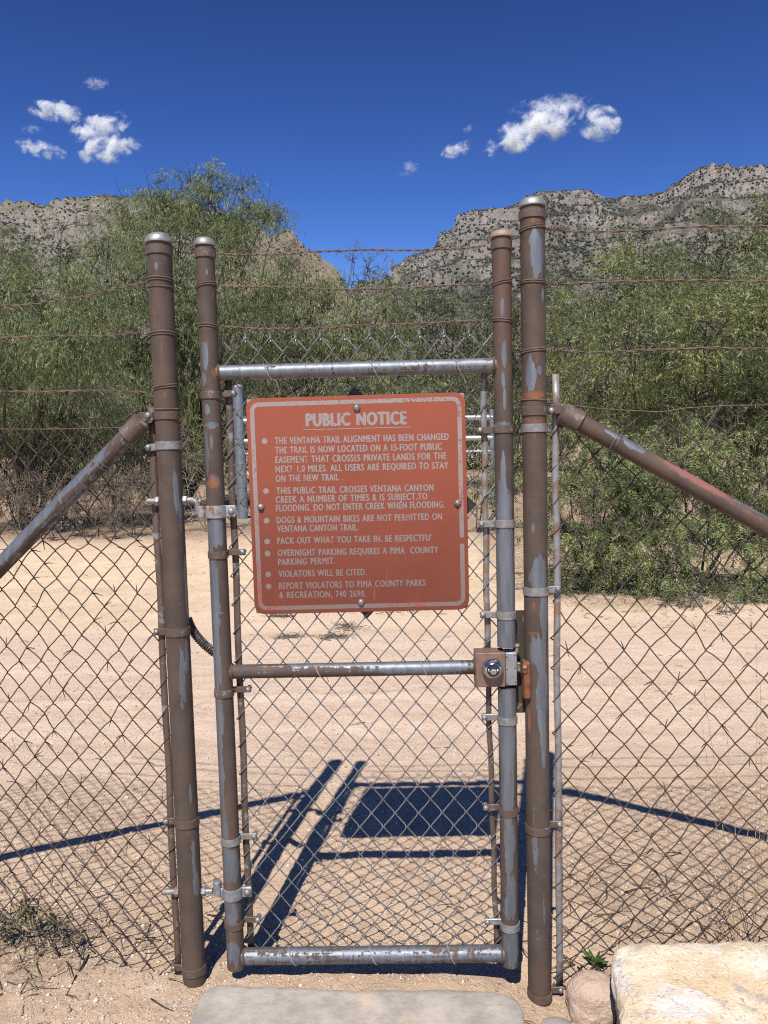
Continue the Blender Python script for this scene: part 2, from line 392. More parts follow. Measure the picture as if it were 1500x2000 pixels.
M_GROUND = mat_ground()
def axis(lo, hi, step, far_lo, far_hi, g=1.12):
    a = list(np.arange(lo, hi + step / 2, step)); d = step; q = []
    x = lo
    while x > far_lo: d = min(d * g, 200); x -= d; q.append(x)
    a = q[::-1] + a; d = step; x = a[-1]
    while x < far_hi: d = min(d * g, 200); x += d; a.append(x)
    return np.array(a)
gx = axis(-1.75, 1.75, .016, -2600, 2600, 1.10); gy = axis(-.55, 3.4, .016, -60, 2600, 1.045)
XX, YY = np.meshgrid(gx, gy); ZZ = gh(XX, YY)
edge1 = 1.25 + .15 * np.sin(XX * 1.1) ; edge2 = 10.6 + .35 * np.sin(XX * .6) + .12 * XX * 0
roadA = sst(-.5, .7, YY - edge1) * (1 - sst(-1.0, .6, YY - edge2))
lit = sst(10.8, 12.4, YY + .6 * (fbm(np.stack([XX, YY, 0 * XX], -1) * 1.5, 3, 4) - .5)) * (1 - sst(30, 50, YY))
lit = np.maximum(lit, sst(4.6, 5.4, YY + .9 * (fbm(np.stack([XX, YY, 0 * XX], -1) * 2, 3, 4) - .5) - .0 + np.minimum(0, XX - 1.6) * 1.2) * sst(.9, 1.5, XX) * .9)
lit = np.maximum(lit, .8 * np.exp(-((XX - .62) / .16) ** 2 - ((YY - .02) / .10) ** 2)); lit = np.maximum(lit, .7 * np.exp(-((XX + 1.25) / .3) ** 2 - ((YY - .1) / .2) ** 2))
lit = np.maximum(lit, .45 * sst(.4, .75, XX) * np.exp(-((YY - .35) / .35) ** 2))
pale = np.zeros_like(XX)
for (px_, py_, sx_, sy_) in ((300, 1932, .035, .03), (345, 1965, .03, .03), (45, 1935, .035, .03), (215, 1760, .03, .04)):
    g_ = G(px_, py_, -.05); pale = np.maximum(pale, np.exp(-((XX - g_[0]) / sx_) ** 2 - ((YY - g_[1]) / sy_) ** 2))
nx, ny = len(gx), len(gy)
ii, jj = np.meshgrid(np.arange(ny - 1), np.arange(nx - 1), indexing='ij')
quads = np.stack([ii * nx + jj, ii * nx + jj + 1, (ii + 1) * nx + jj + 1, (ii + 1) * nx + jj], -1).reshape(-1, 4)
yc = YY[:-1, :-1].ravel(); xc = XX[:-1, :-1].ravel()
isroad = (yc > 1.25 + .15 * np.sin(xc * 1.1)) & (yc < 10.6 + .35 * np.sin(xc * .6))
V = np.stack([XX, YY, ZZ], -1).reshape(-1, 3)
for nm, sel in (('ground', ~isroad), ('dirt_road', isroad)):
    q = quads[sel]; used = np.unique(q); re = np.full(len(V), -1); re[used] = np.arange(len(used))
    mb = MB(); mb.add(V[used], re[q], road=roadA.ravel()[used], litter=lit.ravel()[used], pale=pale.ravel()[used]); tag(mb.build(nm, M_GROUND, smooth='all'), kind='structure')

# ------------------------------------------------------------------ mountains
def mat_rock(name, rock, rock2, soil, green, shrub_scale, shrub_amt, cliff=(.53, .44, .38)):
    m, t, b, _ = newmat(name); N = NT(t); o = N.coord('World')
    c = N.mix(N.ramp(N.noise(o, .035, 8, .7), .35, .65), rock, rock2)
    c = N.mix(N.ramp(N.noise(o, .012, 7, .65), .46, .62), c, soil)
    c = N.mix(N.math('MULTIPLY', N.ramp(N.noise(o, .16, 5, .75), .55, .68), .6), c, (.14, .12, .105))
    c = N.mix(N.math('MULTIPLY', N.ramp(N.noise(o, .0052, 7, .72), .49, .55), .62), c, green)
    c = N.mix(N.math('MULTIPLY', N.ramp(N.noise(o, shrub_scale, 6, .8), .60 - shrub_amt, .66 - shrub_amt), .8), c, green)
    sn = N.n('SeparateXYZ'); N.set(sn.inputs[0], N.n('NewGeometry').outputs['True Normal'])
    steep = N.math('MULTIPLY', N.ramp(sn.outputs['Z'], .62, .40), N.ramp(N.noise(o, .03, 5, .7), .38, .55)); c = N.mix(N.math('MULTIPLY', steep, .85), c, N.mix(N.ramp(N.noise(o, .12, 6, .75), .4, .6), cliff, rock2))
    N.set(b.inputs['Base Color'], c); b.inputs['Roughness'].default_value = .95; b.inputs['Specular IOR Level'].default_value = .1
    N.set(b.inputs['Normal'], N.bump(N.noise(o, .05, 10, .75), 1.0, 22.0)); return m
M_MT = mat_rock('granite_mountainside', (.46, .395, .355), (.32, .29, .27), (.25, .24, .195), (.05, .056, .042), .36, .085)
M_HILL = mat_rock('scrubby_hillside', (.54, .46, .40), (.40, .35, .305), (.30, .29, .20), (.065, .075, .042), .42, .09)
M_CRAG = mat_rock('tan_crag', (.60, .48, .35), (.42, .33, .24), (.45, .36, .25), (.09, .10, .05), .35, .0)
M_SCRUB = mat_plain('dark_scrub', (.030, .034, .026), (.046, .052, .036), .3, bump=0)
def mountain(name, ridge, Yr, Yf, foot, mat, amp, rocky, seed, nscrub, scr, nu=420, nv=150, scrub_label=None, thr=.45):
    ridge = np.array(ridge, float); us = np.linspace(ridge[0, 0], ridge[-1, 0], nu); ry = np.interp(us, ridge[:, 0], ridge[:, 1])
    top = np.array([P(u, y, Yr) for u, y in zip(us, ry)]); bot = np.array([P(u, foot, Yf) for u in us]); bot[:, 2] = np.maximum(bot[:, 2] * 0 - 6, -6)
    vs = np.concatenate([np.linspace(-.35, -.05, 12), np.linspace(0, 1, nv)])
    A = []
    for v in vs:
        if v < 0:
            q = top.copy(); q[:, 1] += -v * (Yr - Yf); q[:, 2] -= -v * 1.3 * (top[:, 2] + 6)
        else:
            q = top * (1 - v) + bot * v; q[:, 2] = bot[:, 2] + (top[:, 2] - bot[:, 2]) * (1 - v) ** 1.12
        A.append(q)
    A = np.array(A); sc = 1.0 / amp
    wv = np.clip(np.abs(vs), 0, 1); wgt = (np.minimum(wv / .12, 1) * np.minimum((1 - wv) / .1, 1))[:, None]
    rid = 1 - np.abs(2 * fbm(A * np.array([1, 1, .4]) * sc * .22, 4, seed) - 1)
    dz = (rid - .6) * amp * 1.7 * wgt
    crag = np.maximum(fbm(A * sc * 1.1, 5, seed + 30, .6) - .45, 0) * amp * rocky
    A[..., 2] += dz + crag * (.35 + .65 * wgt) * 1.0
    A[..., 1] += (fbm(A * sc * .6, 4, seed + 60) - .5) * amp * 1.6 * wgt
    A[..., 2] += (fbm(np.stack([A[..., 0], A[..., 1], A[..., 0] * 0], -1) * sc * 4, 3, seed + 9) - .5) * amp * .32
    tz = A[..., 2] / (amp * .85) + 1.6 * fbm(A * sc * .35, 3, seed + 77); fr = tz - np.floor(tz); A[..., 2] += (sst(.35, .75, fr) - fr) * amp * .55 * wgt * sst(.42, .58, fbm(A * sc * .25, 3, seed + 88))
    n1, n2 = A.shape[:2]; i, j = np.meshgrid(np.arange(n1 - 1), np.arange(n2 - 1), indexing='ij')
    mb = MB(); mb.add(A.reshape(-1, 3), np.stack([i * n2 + j, (i + 1) * n2 + j, (i + 1) * n2 + j + 1, i * n2 + j + 1], -1).reshape(-1, 4))
    o = tag(mb.build(name, mat, smooth='all'), kind='structure')
    if nscrub:
        r = np.random.default_rng(seed); ri = r.uniform(11, 11 + nv * .75, nscrub * 3); rj = r.uniform(0, n2 - 1.01, nscrub * 3)
        a, b2 = ri.astype(int), rj.astype(int); fa, fb = (ri - a)[:, None], (rj - b2)[:, None]
        p = (A[a, b2] * (1 - fa) + A[a + 1, b2] * fa) * (1 - fb) + (A[a, b2 + 1] * (1 - fa) + A[a + 1, b2 + 1] * fa) * fb
        keep = fbm(p * sc * .5, 5, seed + 5, .6) + r.uniform(-.09, .09, len(p)) > thr; p = p[keep][:nscrub]
        rr = scr * r.uniform(.45, 1.25, len(p)); v, f = ICO1
        vv = p[:, None] + v[None] * (rr[:, None, None] * np.array([1, 1, .75])) * r.uniform(.75, 1.25, (len(p), len(v), 1)); vv[..., 2] += rr[:, None] * .3
        ff = f[None] + (np.arange(len(p)) * len(v))[:, None, None]
        mb = MB(); mb.add(vv.reshape(-1, 3), ff.reshape(-1, 3)); tag(mb.build('scrub', M_SCRUB, smooth=False), scrub_label, 'scrub', kind='stuff')
    return o
mountain('mountain', [(640, 620), (740, 565), (770, 541), (800, 522), (840, 498), (878, 472), (893, 452), (905, 437), (918, 424), (940, 421), (960, 412), (985, 410), (1010, 402), (1035, 398), (1062, 383), (1085, 386), (1105, 392), (1128, 387), (1146, 386), (1170, 392), (1200, 398), (1238, 398), (1262, 391), (1290, 381), (1315, 368), (1335, 354), (1362, 338), (1390, 329), (1412, 330), (1438, 338), (1462, 335), (1500, 336), (1600, 320), (1900, 300), (2500, 280)],
         1700, 420, 640, M_MT, 46, 1.0, 11, 60000, 2.1, scrub_label='dark scrub dotting the granite mountainside on the right', thr=.42)
mountain('hill', [(-900, 430), (-400, 415), (0, 403), (38, 401), (60, 407), (95, 409), (130, 399), (160, 396), (185, 388), (212, 384), (232, 387), (262, 395), (300, 394), (360, 402), (420, 420), (480, 440), (540, 480), (600, 540), (680, 600), (760, 640)],
         1250, 330, 660, M_HILL, 30, 1.2, 23, 14000, 1.7, scrub_label='dark shrubs dotting the pale hillside on the left', thr=.46)
mountain('rocky_spur', [(330, 560), (420, 520), (480, 492), (530, 474), (546, 457), (560, 447), (573, 452), (584, 470), (600, 486), (622, 500), (642, 520), (662, 535), (672, 556), (690, 585), (720, 620), (760, 660)],
         620, 300, 700, M_CRAG, 11, 2.6, 41, 1200, 1.1, nu=220, nv=90, scrub_label='shrubs growing on the tan rocky spur behind the trees', thr=.52)

# ------------------------------------------------------------------ clouds
def mat_cloud(name, dens, thr, sc, seed, prop):
    m, t, b, out = newmat(name); t.nodes.remove(b); N = NT(t)
    tc = N.n('TexCoord').outputs['Object']
    mp = N.n('Mapping'); N.set(mp.inputs['Vector'], tc); mp.inputs['Location'].default_value = (seed * 3.7, seed * 1.3, seed); mp.inputs['Scale'].default_value = prop
    n = N.noise(mp.outputs[0], sc, 4, .58, .4)
    ln = N.n('VectorMath', operation='LENGTH'); N.set(ln.inputs[0], tc)
    fall = N.math('SUBTRACT', 1.0, N.math('POWER', ln.outputs['Value'], 1.5))
    d = N.math('ADD', N.math('MULTIPLY', fall, .62), N.math('MULTIPLY', N.math('SUBTRACT', n, .5), 3.2))
    d = N.ramp(d, thr, thr + .75); d = N.math('MULTIPLY', N.math('MULTIPLY', d, N.ramp(fall, 0.0, .25)), dens)
    v = N.n('VolumePrincipled'); v.inputs['Color'].default_value = (1, 1, 1, 1); v.inputs['Anisotropy'].default_value = 0.0
    N.set(v.inputs['Density'], d); t.links.new(v.outputs[0], out.inputs['Volume'])
    m.cycles.volume_step_rate = 0.18
    return m
CD = 4200.0
CLOUDS = [
 (1038, 257, 98, 29, 19, 1, 'largest cloud, a long bright white one over the right-hand mountain'),
 (1171, 241, 38, 27, -8, .9, 'round white puff of cloud beside the long bright one'),
 (1078, 206, 76, 17, 3, .34, 'thin wispy veil of cloud above the long bright one'),
 (891, 293, 30, 13, 18, .7, 'small white cloud just left of the long bright one'),
 (797, 330, 22, 12, 15, .2, 'faint smudge of cloud low over the canyon gap'),
 (914, 252, 11, 8, 0, .25, 'tiny speck of cloud above the small white cloud'),
 (111, 218, 52, 18, -6, .8, 'flat white cloud, uppermost bright one of the left group'),
 (194, 249, 58, 20, 14, .7, 'slanting white cloud in the middle of the left group'),
 (214, 291, 60, 22, 9, .85, 'white cloud with ragged edges, lowest of the left group'),
 (80, 292, 50, 15, -12, .5, 'soft low cloud at the left end of the left group'),
 (184, 163, 28, 11, 3, .22, 'faint wisp of cloud high above the left group'),
 (63, 252, 22, 8, 0, .2, 'very faint wisp of cloud below the flat white cloud'),
 (1222, 396, 22, 14, 0, .8, 'white cloud top peeking over the mountain ridge'),
]
v5, f5 = ICO4
for k, (px, py, rx, rz, tilt, dn, lab) in enumerate(CLOUDS):
    c = P(px, py, CD); s_ = CD / FPX
    mb = MB(); mb.add(v5, f5); o = mb.build('cloud', mat_cloud('cloud_vapour', .042 * dn, .20, 1.25, k + 1, (rx / rz * .8, min(rx / rz, 1.6) * .8, 1.0)), smooth='all')
    o.location = c; o.scale = (rx * s_ * 1.15, min(rx, rz * 1.6) * s_, rz * s_ * 1.25); o.rotation_euler = (0, -R(tilt), 0)
    tag(o, lab, 'cloud', 'small white clouds in the blue sky')

# ------------------------------------------------------------------ trees and shrubs
def leaves(mb, pos, dirv, L, W, r, tint, flat=.5):
    n = len(pos); rnd = r.normal(size=(n, 3)); rnd[:, 2] += flat * 2
    d = dirv / (np.linalg.norm(dirv, axis=1)[:, None] + 1e-9)
    wv = np.cross(d, rnd); wv /= np.linalg.norm(wv, axis=1)[:, None] + 1e-9
    L = np.broadcast_to(L, (n,))[:, None]; W = np.broadcast_to(W, (n,))[:, None]
    v = np.stack([pos, pos + d * L * .45 + wv * W * .5, pos + d * L, pos + d * L * .45 - wv * W * .5], 1)
    f = np.arange(n * 4).reshape(n, 4)
    mb.add(v.reshape(-1, 3), f, tint=np.repeat(tint, 4))
def pinnate(mb, pos, dirv, L, r, tint, pairs=5, lw=.2):
    n = len(pos); d = dirv / (np.linalg.norm(dirv, axis=1)[:, None] + 1e-9)
    rnd = r.normal(size=(n, 3)); rnd[:, 2] += 1.0; wv = np.cross(d, rnd); wv /= np.linalg.norm(wv, axis=1)[:, None] + 1e-9
    nv = np.cross(wv, d); Ps, Ds, Ls, Ts = [], [], [], []
    for k in range(pairs):
        t = (k + .6) / pairs
        for sg in (-1, 1):
            Ps.append(pos + d * (L * t)[:, None] - np.array([0, 0, 1.0]) * (L * .18 * t * t)[:, None]); Ds.append(d * .75 + sg * wv + nv * r.normal(0, .25, (n, 1)))
            Ls.append(L * (.42 - .15 * t)); Ts.append(tint)
    Ds = np.concatenate(Ds); Ls = np.concatenate(Ls); leaves(mb, np.concatenate(Ps), Ds, Ls, Ls * lw + .001, r, np.concatenate(Ts), .6)
def plant(name, label, cat, group, base, Y, blobs, leaf, mats, seed, dens=1.0, droop=.8, ydep=.9, twig=.35, per=12, feather=0, gap=.40, gapf=2.2, trunk_r=.09, limbs=1, limb_n=15, crown='crown', trunk='trunk', tw_n=1.0):
    """base=(px) of the trunk foot; blobs=[(px,py,dY,r_px[,k])] - rounded leaf masses of the crown"""
    r = np.random.default_rng(seed); L0, W0 = leaf
    bx = G(base, 0) if False else None
    foot = P(base, 900, Y); foot[2] = ghs(foot[0], Y) - .03
    root = thing(name, foot, label, cat, group); ppm = PXM(Y)
    B = []
    for q in blobs:
        px, py, dy, rp = q[:4]; k = q[4] if len(q) > 4 else 1.0
        c = P(px, py, Y + dy); B.append((c, rp / PXM(Y + dy), k))
    mb = MB(); tb = MB()
    for c, Rr, k in B:
        area = Rr * Rr
        nt_ = max(4, int(area * dens * k / (L0 * W0) * 9.5 / per))
        ncl = max(4, int(21 * max(.6, Rr) * min(k, 1) + 1))
        uc = r.normal(size=(ncl, 3)); uc /= np.linalg.norm(uc, axis=1)[:, None]
        uc[:, 1] = np.where((uc[:, 1] > .3) & (r.random(ncl) < .65), -uc[:, 1], uc[:, 1])
        cr = Rr * r.random(ncl) ** .48 * (.84 + .36 * fbm(uc * 2.1 + seed, 3, seed))
        cl = uc * cr[:, None] * np.array([1, ydep, .94]); cs = Rr ** .6 * r.uniform(.10, .27, ncl)
        ic = r.choice(ncl, nt_, p=cs ** 2 / np.sum(cs ** 2))
        off = r.normal(size=(nt_, 3)) * np.array([1, 1, .42]); off[:, 2] -= .16 * (off[:, 0] ** 2 + off[:, 1] ** 2); p = c + cl[ic] + off * cs[ic][:, None]; u = uc[ic] * .6 + off * .35; u /= np.linalg.norm(u, axis=1)[:, None] + 1e-9
        ctc = np.clip(.45 + r.normal(0, .27, ncl), 0, 1)[ic]
        keep = fbm(p * gapf * .62 / max(.5, Rr ** .3), 4, seed + 3, .55) + r.uniform(-.03, .03, nt_) > gap + .055
        p, u, ctc = p[keep], u[keep], ctc[keep]; nt2 = len(p)
        if nt2 == 0: continue
        keepz = p[:, 2] > gh(p[:, 0], p[:, 1]) + .03; p, u, ctc = p[keepz], u[keepz], ctc[keepz]; nt2 = len(p)
        tl = twig * r.uniform(.6, 1.4, nt2)
        td = u * .8 + r.normal(0, .55, (nt2, 3)) + np.array([0, -.1, .12]); td /= np.linalg.norm(td, axis=1)[:, None]
        ct = np.clip(ctc + .9 * (fbm(p * 1.3, 2, seed + 8) - .5) + r.normal(0, .12, nt2), 0, 1)
        ts = r.random((nt2, per)) ; pos = p[:, None] + td[:, None] * (tl[:, None] * ts)[..., None]; pos[..., 2] -= (tl[:, None] * ts ** 2) * .55 * droop
        ld = td[:, None] * .5 + r.normal(0, .5, (nt2, per, 3)); ld[..., 2] -= droop
        pos = pos.reshape(-1, 3); ld = ld.reshape(-1, 3); tn = np.clip(np.repeat(ct, per) + r.normal(0, .22, nt2 * per), 0, 1)
        LL = L0 * r.uniform(.4, 1.4, len(pos))
        if feather: pinnate(mb, pos, ld, LL, r, tn, feather)
        else: leaves(mb, pos, ld, LL, W0 * r.uniform(.6, 1.3, len(pos)), r, tn)
        # twigs inside the mass
        m = int(limb_n * tw_n * max(1, Rr * 1.2))
        for i in range(m):
            e = c + r.normal(0, .52, 3) * Rr; mid = (c + e) / 2 + r.normal(0, .12, 3) * Rr; s0 = c + r.normal(0, .2, 3) * Rr
            s0[2] -= .25 * Rr
            pts = np.array([s0, s0 * .45 + mid * .55 + r.normal(0, .05, 3) * Rr, mid, e]); pts[:, 2] = np.maximum(pts[:, 2], .02)
            tb.tube(pts, np.array([1, .8, .6, .25]) * .013 * (Rr ** .5), 4, cap=False)
    o0 = foot
    zs = sorted(B, key=lambda q: np.linalg.norm(q[0] - foot))
    for c, Rr, k in B:
        near = [q for q in B if q[0][2] < c[2] - .2]
        st = foot + np.array([r.normal(0, trunk_r * 1.2), r.normal(0, trunk_r), 0])
        mid = foot * .45 + c * .55 + r.normal(0, .12, 3) * np.linalg.norm(c - foot) * .6; mid[2] = foot[2] + (c[2] - foot[2]) * .55
        t = np.linspace(0, 1, 9)[:, None]; pts = (1 - t) ** 2 * st + 2 * t * (1 - t) * mid + t * t * c
        pts[1:-1] += r.normal(0, .03, (7, 3)) * np.linalg.norm(c - foot) * .35
        rr0 = trunk_r * (.4 + .35 * r.random()); tb.tube(pts, np.linspace(1, .16, 9) ** 1.2 * rr0, 6, cap=False)
    tb.build(trunk, mats[1], root, smooth='all'); mb.build(crown, mats[0], root, smooth=False)
    return root
GT = 'mesquite trees beyond the road'
TREE = ('mesquite_tree',)
plant('mesquite_tree', 'tallest mesquite, its feathery top rising against the sky behind the two left-hand posts', 'tree', GT, 350, 18.5,
      [(330, 500, 0, 120), (410, 430, .4, 85, 1.9), (415, 378, .3, 46, 2.2), (410, 342, .3, 24, 2.0), (340, 392, .5, 46, 2.2), (300, 392, .2, 34, 1.8), (475, 405, .5, 52, 1.9), (465, 365, .6, 26, 1.6), (520, 420, .5, 38, 1.2), (545, 425, .5, 22, .6), (370, 350, .3, 24, .8), (250, 430, .2, 50, 1.1), (260, 560, -1.6, 120), (470, 510, -.6, 95), (380, 610, -1.8, 135), (540, 560, -.2, 80, .9), (250, 690, -1.6, 125), (400, 740, -.2, 125), (330, 850, .6, 100), (240, 870, .4, 90), (530, 690, .6, 95), (470, 860, .8, 80), (330, 650, -2.0, 115)],
      (.125, .0115), (M_LEAF, M_BARK), 1, dens=1.25, droop=1.0, trunk_r=.12)
plant('mesquite_tree', 'broad mesquite cut by the left edge of the picture, with drooping pale green leaves', 'tree', GT, 60, 13.8,
      [(70, 580, 0, 105), (130, 490, .5, 62, .8), (120, 440, .6, 32, .55), (-20, 560, 0, 95), (30, 500, .4, 60, .8), (0, 670, -1.7, 115), (130, 660, -1.6, 110), (60, 780, .2, 110), (180, 600, -1.3, 90), (-90, 690, -1.5, 130), (180, 760, .2, 95), (-20, 870, .6, 85), (90, 880, .6, 85), (180, 860, .6, 80), (200, 480, .3, 55, .8)],
      (.115, .0105), (M_LEAF, M_BARK), 2, dens=1.25, droop=1.0, trunk_r=.11)
plant('mesquite_tree', 'mesquite behind the gate with sparse twigs poking above the canyon gap', 'tree', GT, 650, 18.5,
      [(600, 640, 0, 100), (690, 640, 0, 95), (640, 590, .4, 62, .8), (700, 560, .5, 52, .65), (720, 520, .5, 34, .42), (690, 500, .5, 22, .3), (755, 540, .5, 26, .3), (760, 610, .3, 70, .9), (600, 760, -.6, 115), (720, 750, -.6, 110), (570, 860, -1, 80), (680, 860, -.7, 80), (600, 565, .6, 46, .9), (560, 520, .4, 40, .7), (630, 550, .3, 36, .7)],
      (.135, .014), (M_LEAF, M_BARK), 3, dens=1.1, droop=.9, trunk_r=.1)
plant('mesquite_tree', 'rounded olive mesquite seen between the gate wires just right of the canyon gap', 'tree', GT, 840, 25,
      [(830, 630, 0, 85), (780, 600, .4, 52, .9), (880, 600, .3, 62), (840, 720, -.5, 95), (920, 680, 0, 80), (770, 700, 0, 85), (850, 580, .6, 42, .7), (900, 800, -.3, 80), (790, 820, -.5, 90)],
      (.16, .022), (M_LEAFD, M_BARK), 4, dens=1.0, droop=.7, trunk_r=.11)
plant('mesquite_tree', 'dull olive mesquite filling the slot between the gate and the tall right post', 'tree', GT, 985, 22,
      [(960, 610, 0, 62), (1010, 600, .3, 62), (1060, 560, .5, 62, .8), (990, 700, -.4, 90), (1070, 660, 0, 90), (1010, 800, -.6, 85), (1080, 480, 1, 38, .5), (1110, 530, .8, 50, .6)],
      (.16, .02), (M_LEAFD, M_BARK), 5, dens=1.1, droop=.7, trunk_r=.1)
GS = 'green acacia shrubs right of the gate'
plant('acacia_tree', 'yellow-green acacia rising highest beside the tall right post, twigs against the mountain', 'tree', GS, 1230, 9.6,
      [(1240, 540, 0, 85, .9), (1225, 475, .2, 50, 1.0), (1258, 450, .3, 36, .9), (1180, 580, .2, 70, .85), (1130, 650, 0, 85), (1240, 640, -1.0, 105), (1310, 560, -.2, 75, .85), (1160, 750, -.5, 95), (1270, 770, .2, 105), (1110, 820, .2, 80), (1190, 880, .2, 95), (1085, 720, .2, 62)],
      (.075, .010), (M_LEAF2, M_BARK), 6, dens=1.15, droop=.35, twig=.26, trunk_r=.07, gap=.39)
plant('acacia_tree', 'wide acacia running off the right edge above the sloping brace pipe', 'tree', GS, 1420, 8.6,
      [(1400, 520, .3, 85, .8), (1460, 470, .4, 72, 1.0), (1370, 465, .5, 46, .9), (1410, 428, .6, 34, .7), (1500, 430, .4, 50, .9), (1380, 630, -.9, 110), (1490, 610, -.9, 110), (1350, 760, .2, 110), (1460, 770, .1, 120), (1560, 700, 0, 120), (1420, 880, -.3, 110), (1530, 880, -.3, 110), (1300, 690, 0, 75)],
      (.075, .010), (M_LEAF2, M_BARK), 7, dens=1.1, droop=.35, twig=.26, trunk_r=.07, gap=.39)
plant('acacia_shrub', 'low acacia shrub arching to the ground right behind the tension bar of the right fence', 'shrub', GS, 1150, 6.0,
      [(1110, 930, 0, 75), (1170, 980, -.2, 85), (1100, 1020, -.1, 65, .9), (1210, 900, .2, 85), (1200, 1075, -.3, 66), (1085, 860, .2, 52), (1130, 1110, -.2, 52, .9), (1230, 1120, -.2, 48, .8)],
      (.105, .02), (M_LEAF, M_BARK), 8, dens=1.5, droop=.6, twig=.24, feather=5, trunk_r=.04, gap=.34, gapf=3.2)
plant('acacia_shrub', 'darker acacia shrub with drooping sprays below the brace pipe at the right edge', 'shrub', GS, 1360, 5.6,
      [(1300, 1000, 0, 85), (1380, 960, .2, 95), (1300, 1100, -.2, 66), (1390, 1120, -.25, 70), (1480, 1000, 0, 95), (1480, 1135, -.25, 66), (1550, 1050, 0, 100), (1250, 930, .3, 75), (1330, 880, .3, 85)],
      (.105, .02), (M_LEAF, M_BARK), 9, dens=1.5, droop=.6, twig=.24, feather=5, trunk_r=.045, gap=.34, gapf=3.2)
plant('acacia_shrub', 'small green bush seen through the gate wires beside the right gate upright', 'shrub', GS, 935, 11.5,
      [(925, 930, 0, 36), (945, 960, 0, 38), (1010, 900, .3, 52), (1000, 960, .2, 42), (950, 900, .2, 30, .7)],
      (.12, .02), (M_LEAF, M_BARK), 10, dens=.9, droop=.5, twig=.24, trunk_r=.03)
GF = 'far dark mesquites closing the view'
FAR = [(-60, 30, 600, 150), (140, 32, 640, 150), (420, 33, 660, 150), (640, 36, 680, 130), (760, 40, 690, 110), (930, 44, 690, 120), (1080, 38, 640, 130), (1260, 26, 640, 160), (1450, 24, 620, 180)]
FL = ['far mesquite behind the left-edge tree', 'far mesquite glimpsed through the leaves left of the left post', 'far mesquite hidden behind the tallest tree', 'far mesquite behind the left half of the sign', 'far mesquite behind the top centre of the sign', 'far mesquite behind the right gate upright', 'far mesquite behind the tall right post', 'far mesquite behind the highest acacia', 'far mesquite behind the right-edge acacia']
for i, (px, Y, py, rp) in enumerate(FAR):
    plant('mesquite_tree', FL[i], 'tree', GF, px, Y, [(px - rp * .5, py + 40, 0, rp * .75), (px + rp * .5, py + 30, .5, rp * .75), (px, py, .6, rp * .7), (px - rp * .6, py + 150, 0, rp * .8), (px + rp * .6, py + 150, 0, rp * .8), (px, py + 170, -.5, rp * .8)],
          (.24, .04), (M_LEAFD, M_BARK), 30 + i, dens=.8, droop=.7, twig=.5, trunk_r=.12, gap=.36, limb_n=4)
GD = 'dry brush under the left trees'
DRY = [(40, 12.4, 930, 62, 'dry brown brush at the left edge under the broad mesquite'), (150, 12.2, 940, 66, 'tangled dry brush behind the left brace pipe'), (250, 12.0, 935, 62, 'thorny dry brush just left of the left post'), (95, 11.7, 975, 42, 'low dead brush on the road edge, in front of the tangled brush'), (220, 11.8, 975, 40, 'low dead brush beside the left tension bar, in front of the thorny brush')]
for i, (px, Y, py, rp, lab) in enumerate(DRY):
    plant('dry_brush', lab, 'shrub', GD, px, Y, [(px - rp * .5, py + 20, 0, rp * .8), (px + rp * .4, py, .2, rp * .85), (px, py + 45, -.2, rp * .7)],
          (.15, .007), (M_DRY, M_TWIG), 50 + i, dens=.22, droop=-.1, twig=.3, trunk_r=.02, limb_n=40, per=7, crown='foliage', trunk='stems', gap=.33)
for i, (px, lab) in enumerate(((20, 'shady olive understorey bush at the left edge behind the dry brush'), (120, 'shady olive understorey bush in the middle of the dry brush'), (215, 'shady olive understorey bush behind the thorny dry brush'), (320, 'shady olive understorey bush behind the left post'))):
    plant('understorey_bush', lab, 'shrub', 'understorey bushes below the left trees', px, 15.0, [(px - 40, 900, 0, 62), (px + 40, 900, .2, 62), (px, 850, .1, 62), (px, 950, -.2, 50)],
          (.12, .012), (M_LEAFD, M_TWIG), 63 + i, dens=.8, droop=.2, twig=.3, trunk_r=.03, limb_n=16, crown='foliage', trunk='stems')
plant('broom_bush', 'upright yellow-green broom bush between the left post and the gate upright', 'shrub', None, 400, 12.5,
      [(370, 900, 0, 75), (360, 840, .1, 60), (420, 920, .1, 62), (440, 850, .2, 55), (350, 960, -.1, 50)], (.22, .009), (M_LEAF2, M_TWIG), 60, dens=.3, droop=-.75, twig=.3, trunk_r=.02, limb_n=20, crown='foliage', trunk='stems')
GW = 'small pale plants along the road edge'
for i, (px, py, rp, mt, lab) in enumerate([(372, 985, 34, M_GREY, 'pale flowering weed between the left post and the gate upright'), (130, 1020, 18, M_GREY, 'tiny whitish weed left of the brace pipe foot'), (165, 985, 26, M_GREY, 'whitish flowering weed behind the brace pipe'), (225, 1000, 24, M_GREY, 'whitish weed beside the left tension bar'), (25, 985, 40, M_FRESH, 'bright green weed at the left edge of the road'), (1350, 1160, 30, M_BLUEG, 'grey-green weed in the shade below the right brace'), (1420, 1175, 26, M_BLUEG, 'grey-green weed nearest the right edge'), (1465, 1150, 26, M_BLUEG, 'grey-green weed under the drooping sprays')]):
    Y = G(px, py + rp, 0)[1]
    plant('roadside_weed', lab, 'weed', GW, px, Y, [(px, py, 0, rp), (px + rp * .7, py + rp * .35, 0, rp * .6), (px - rp * .6, py + rp * .4, 0, rp * .6)],
          (.05 * Y / 9, .022 * Y / 9), (mt, M_TWIG), 70 + i, dens=.2, droop=-.2, twig=.10 * Y / 9, trunk_r=.006, limb_n=6, per=6, crown='leaves', trunk='stems', gap=.3, tw_n=2)

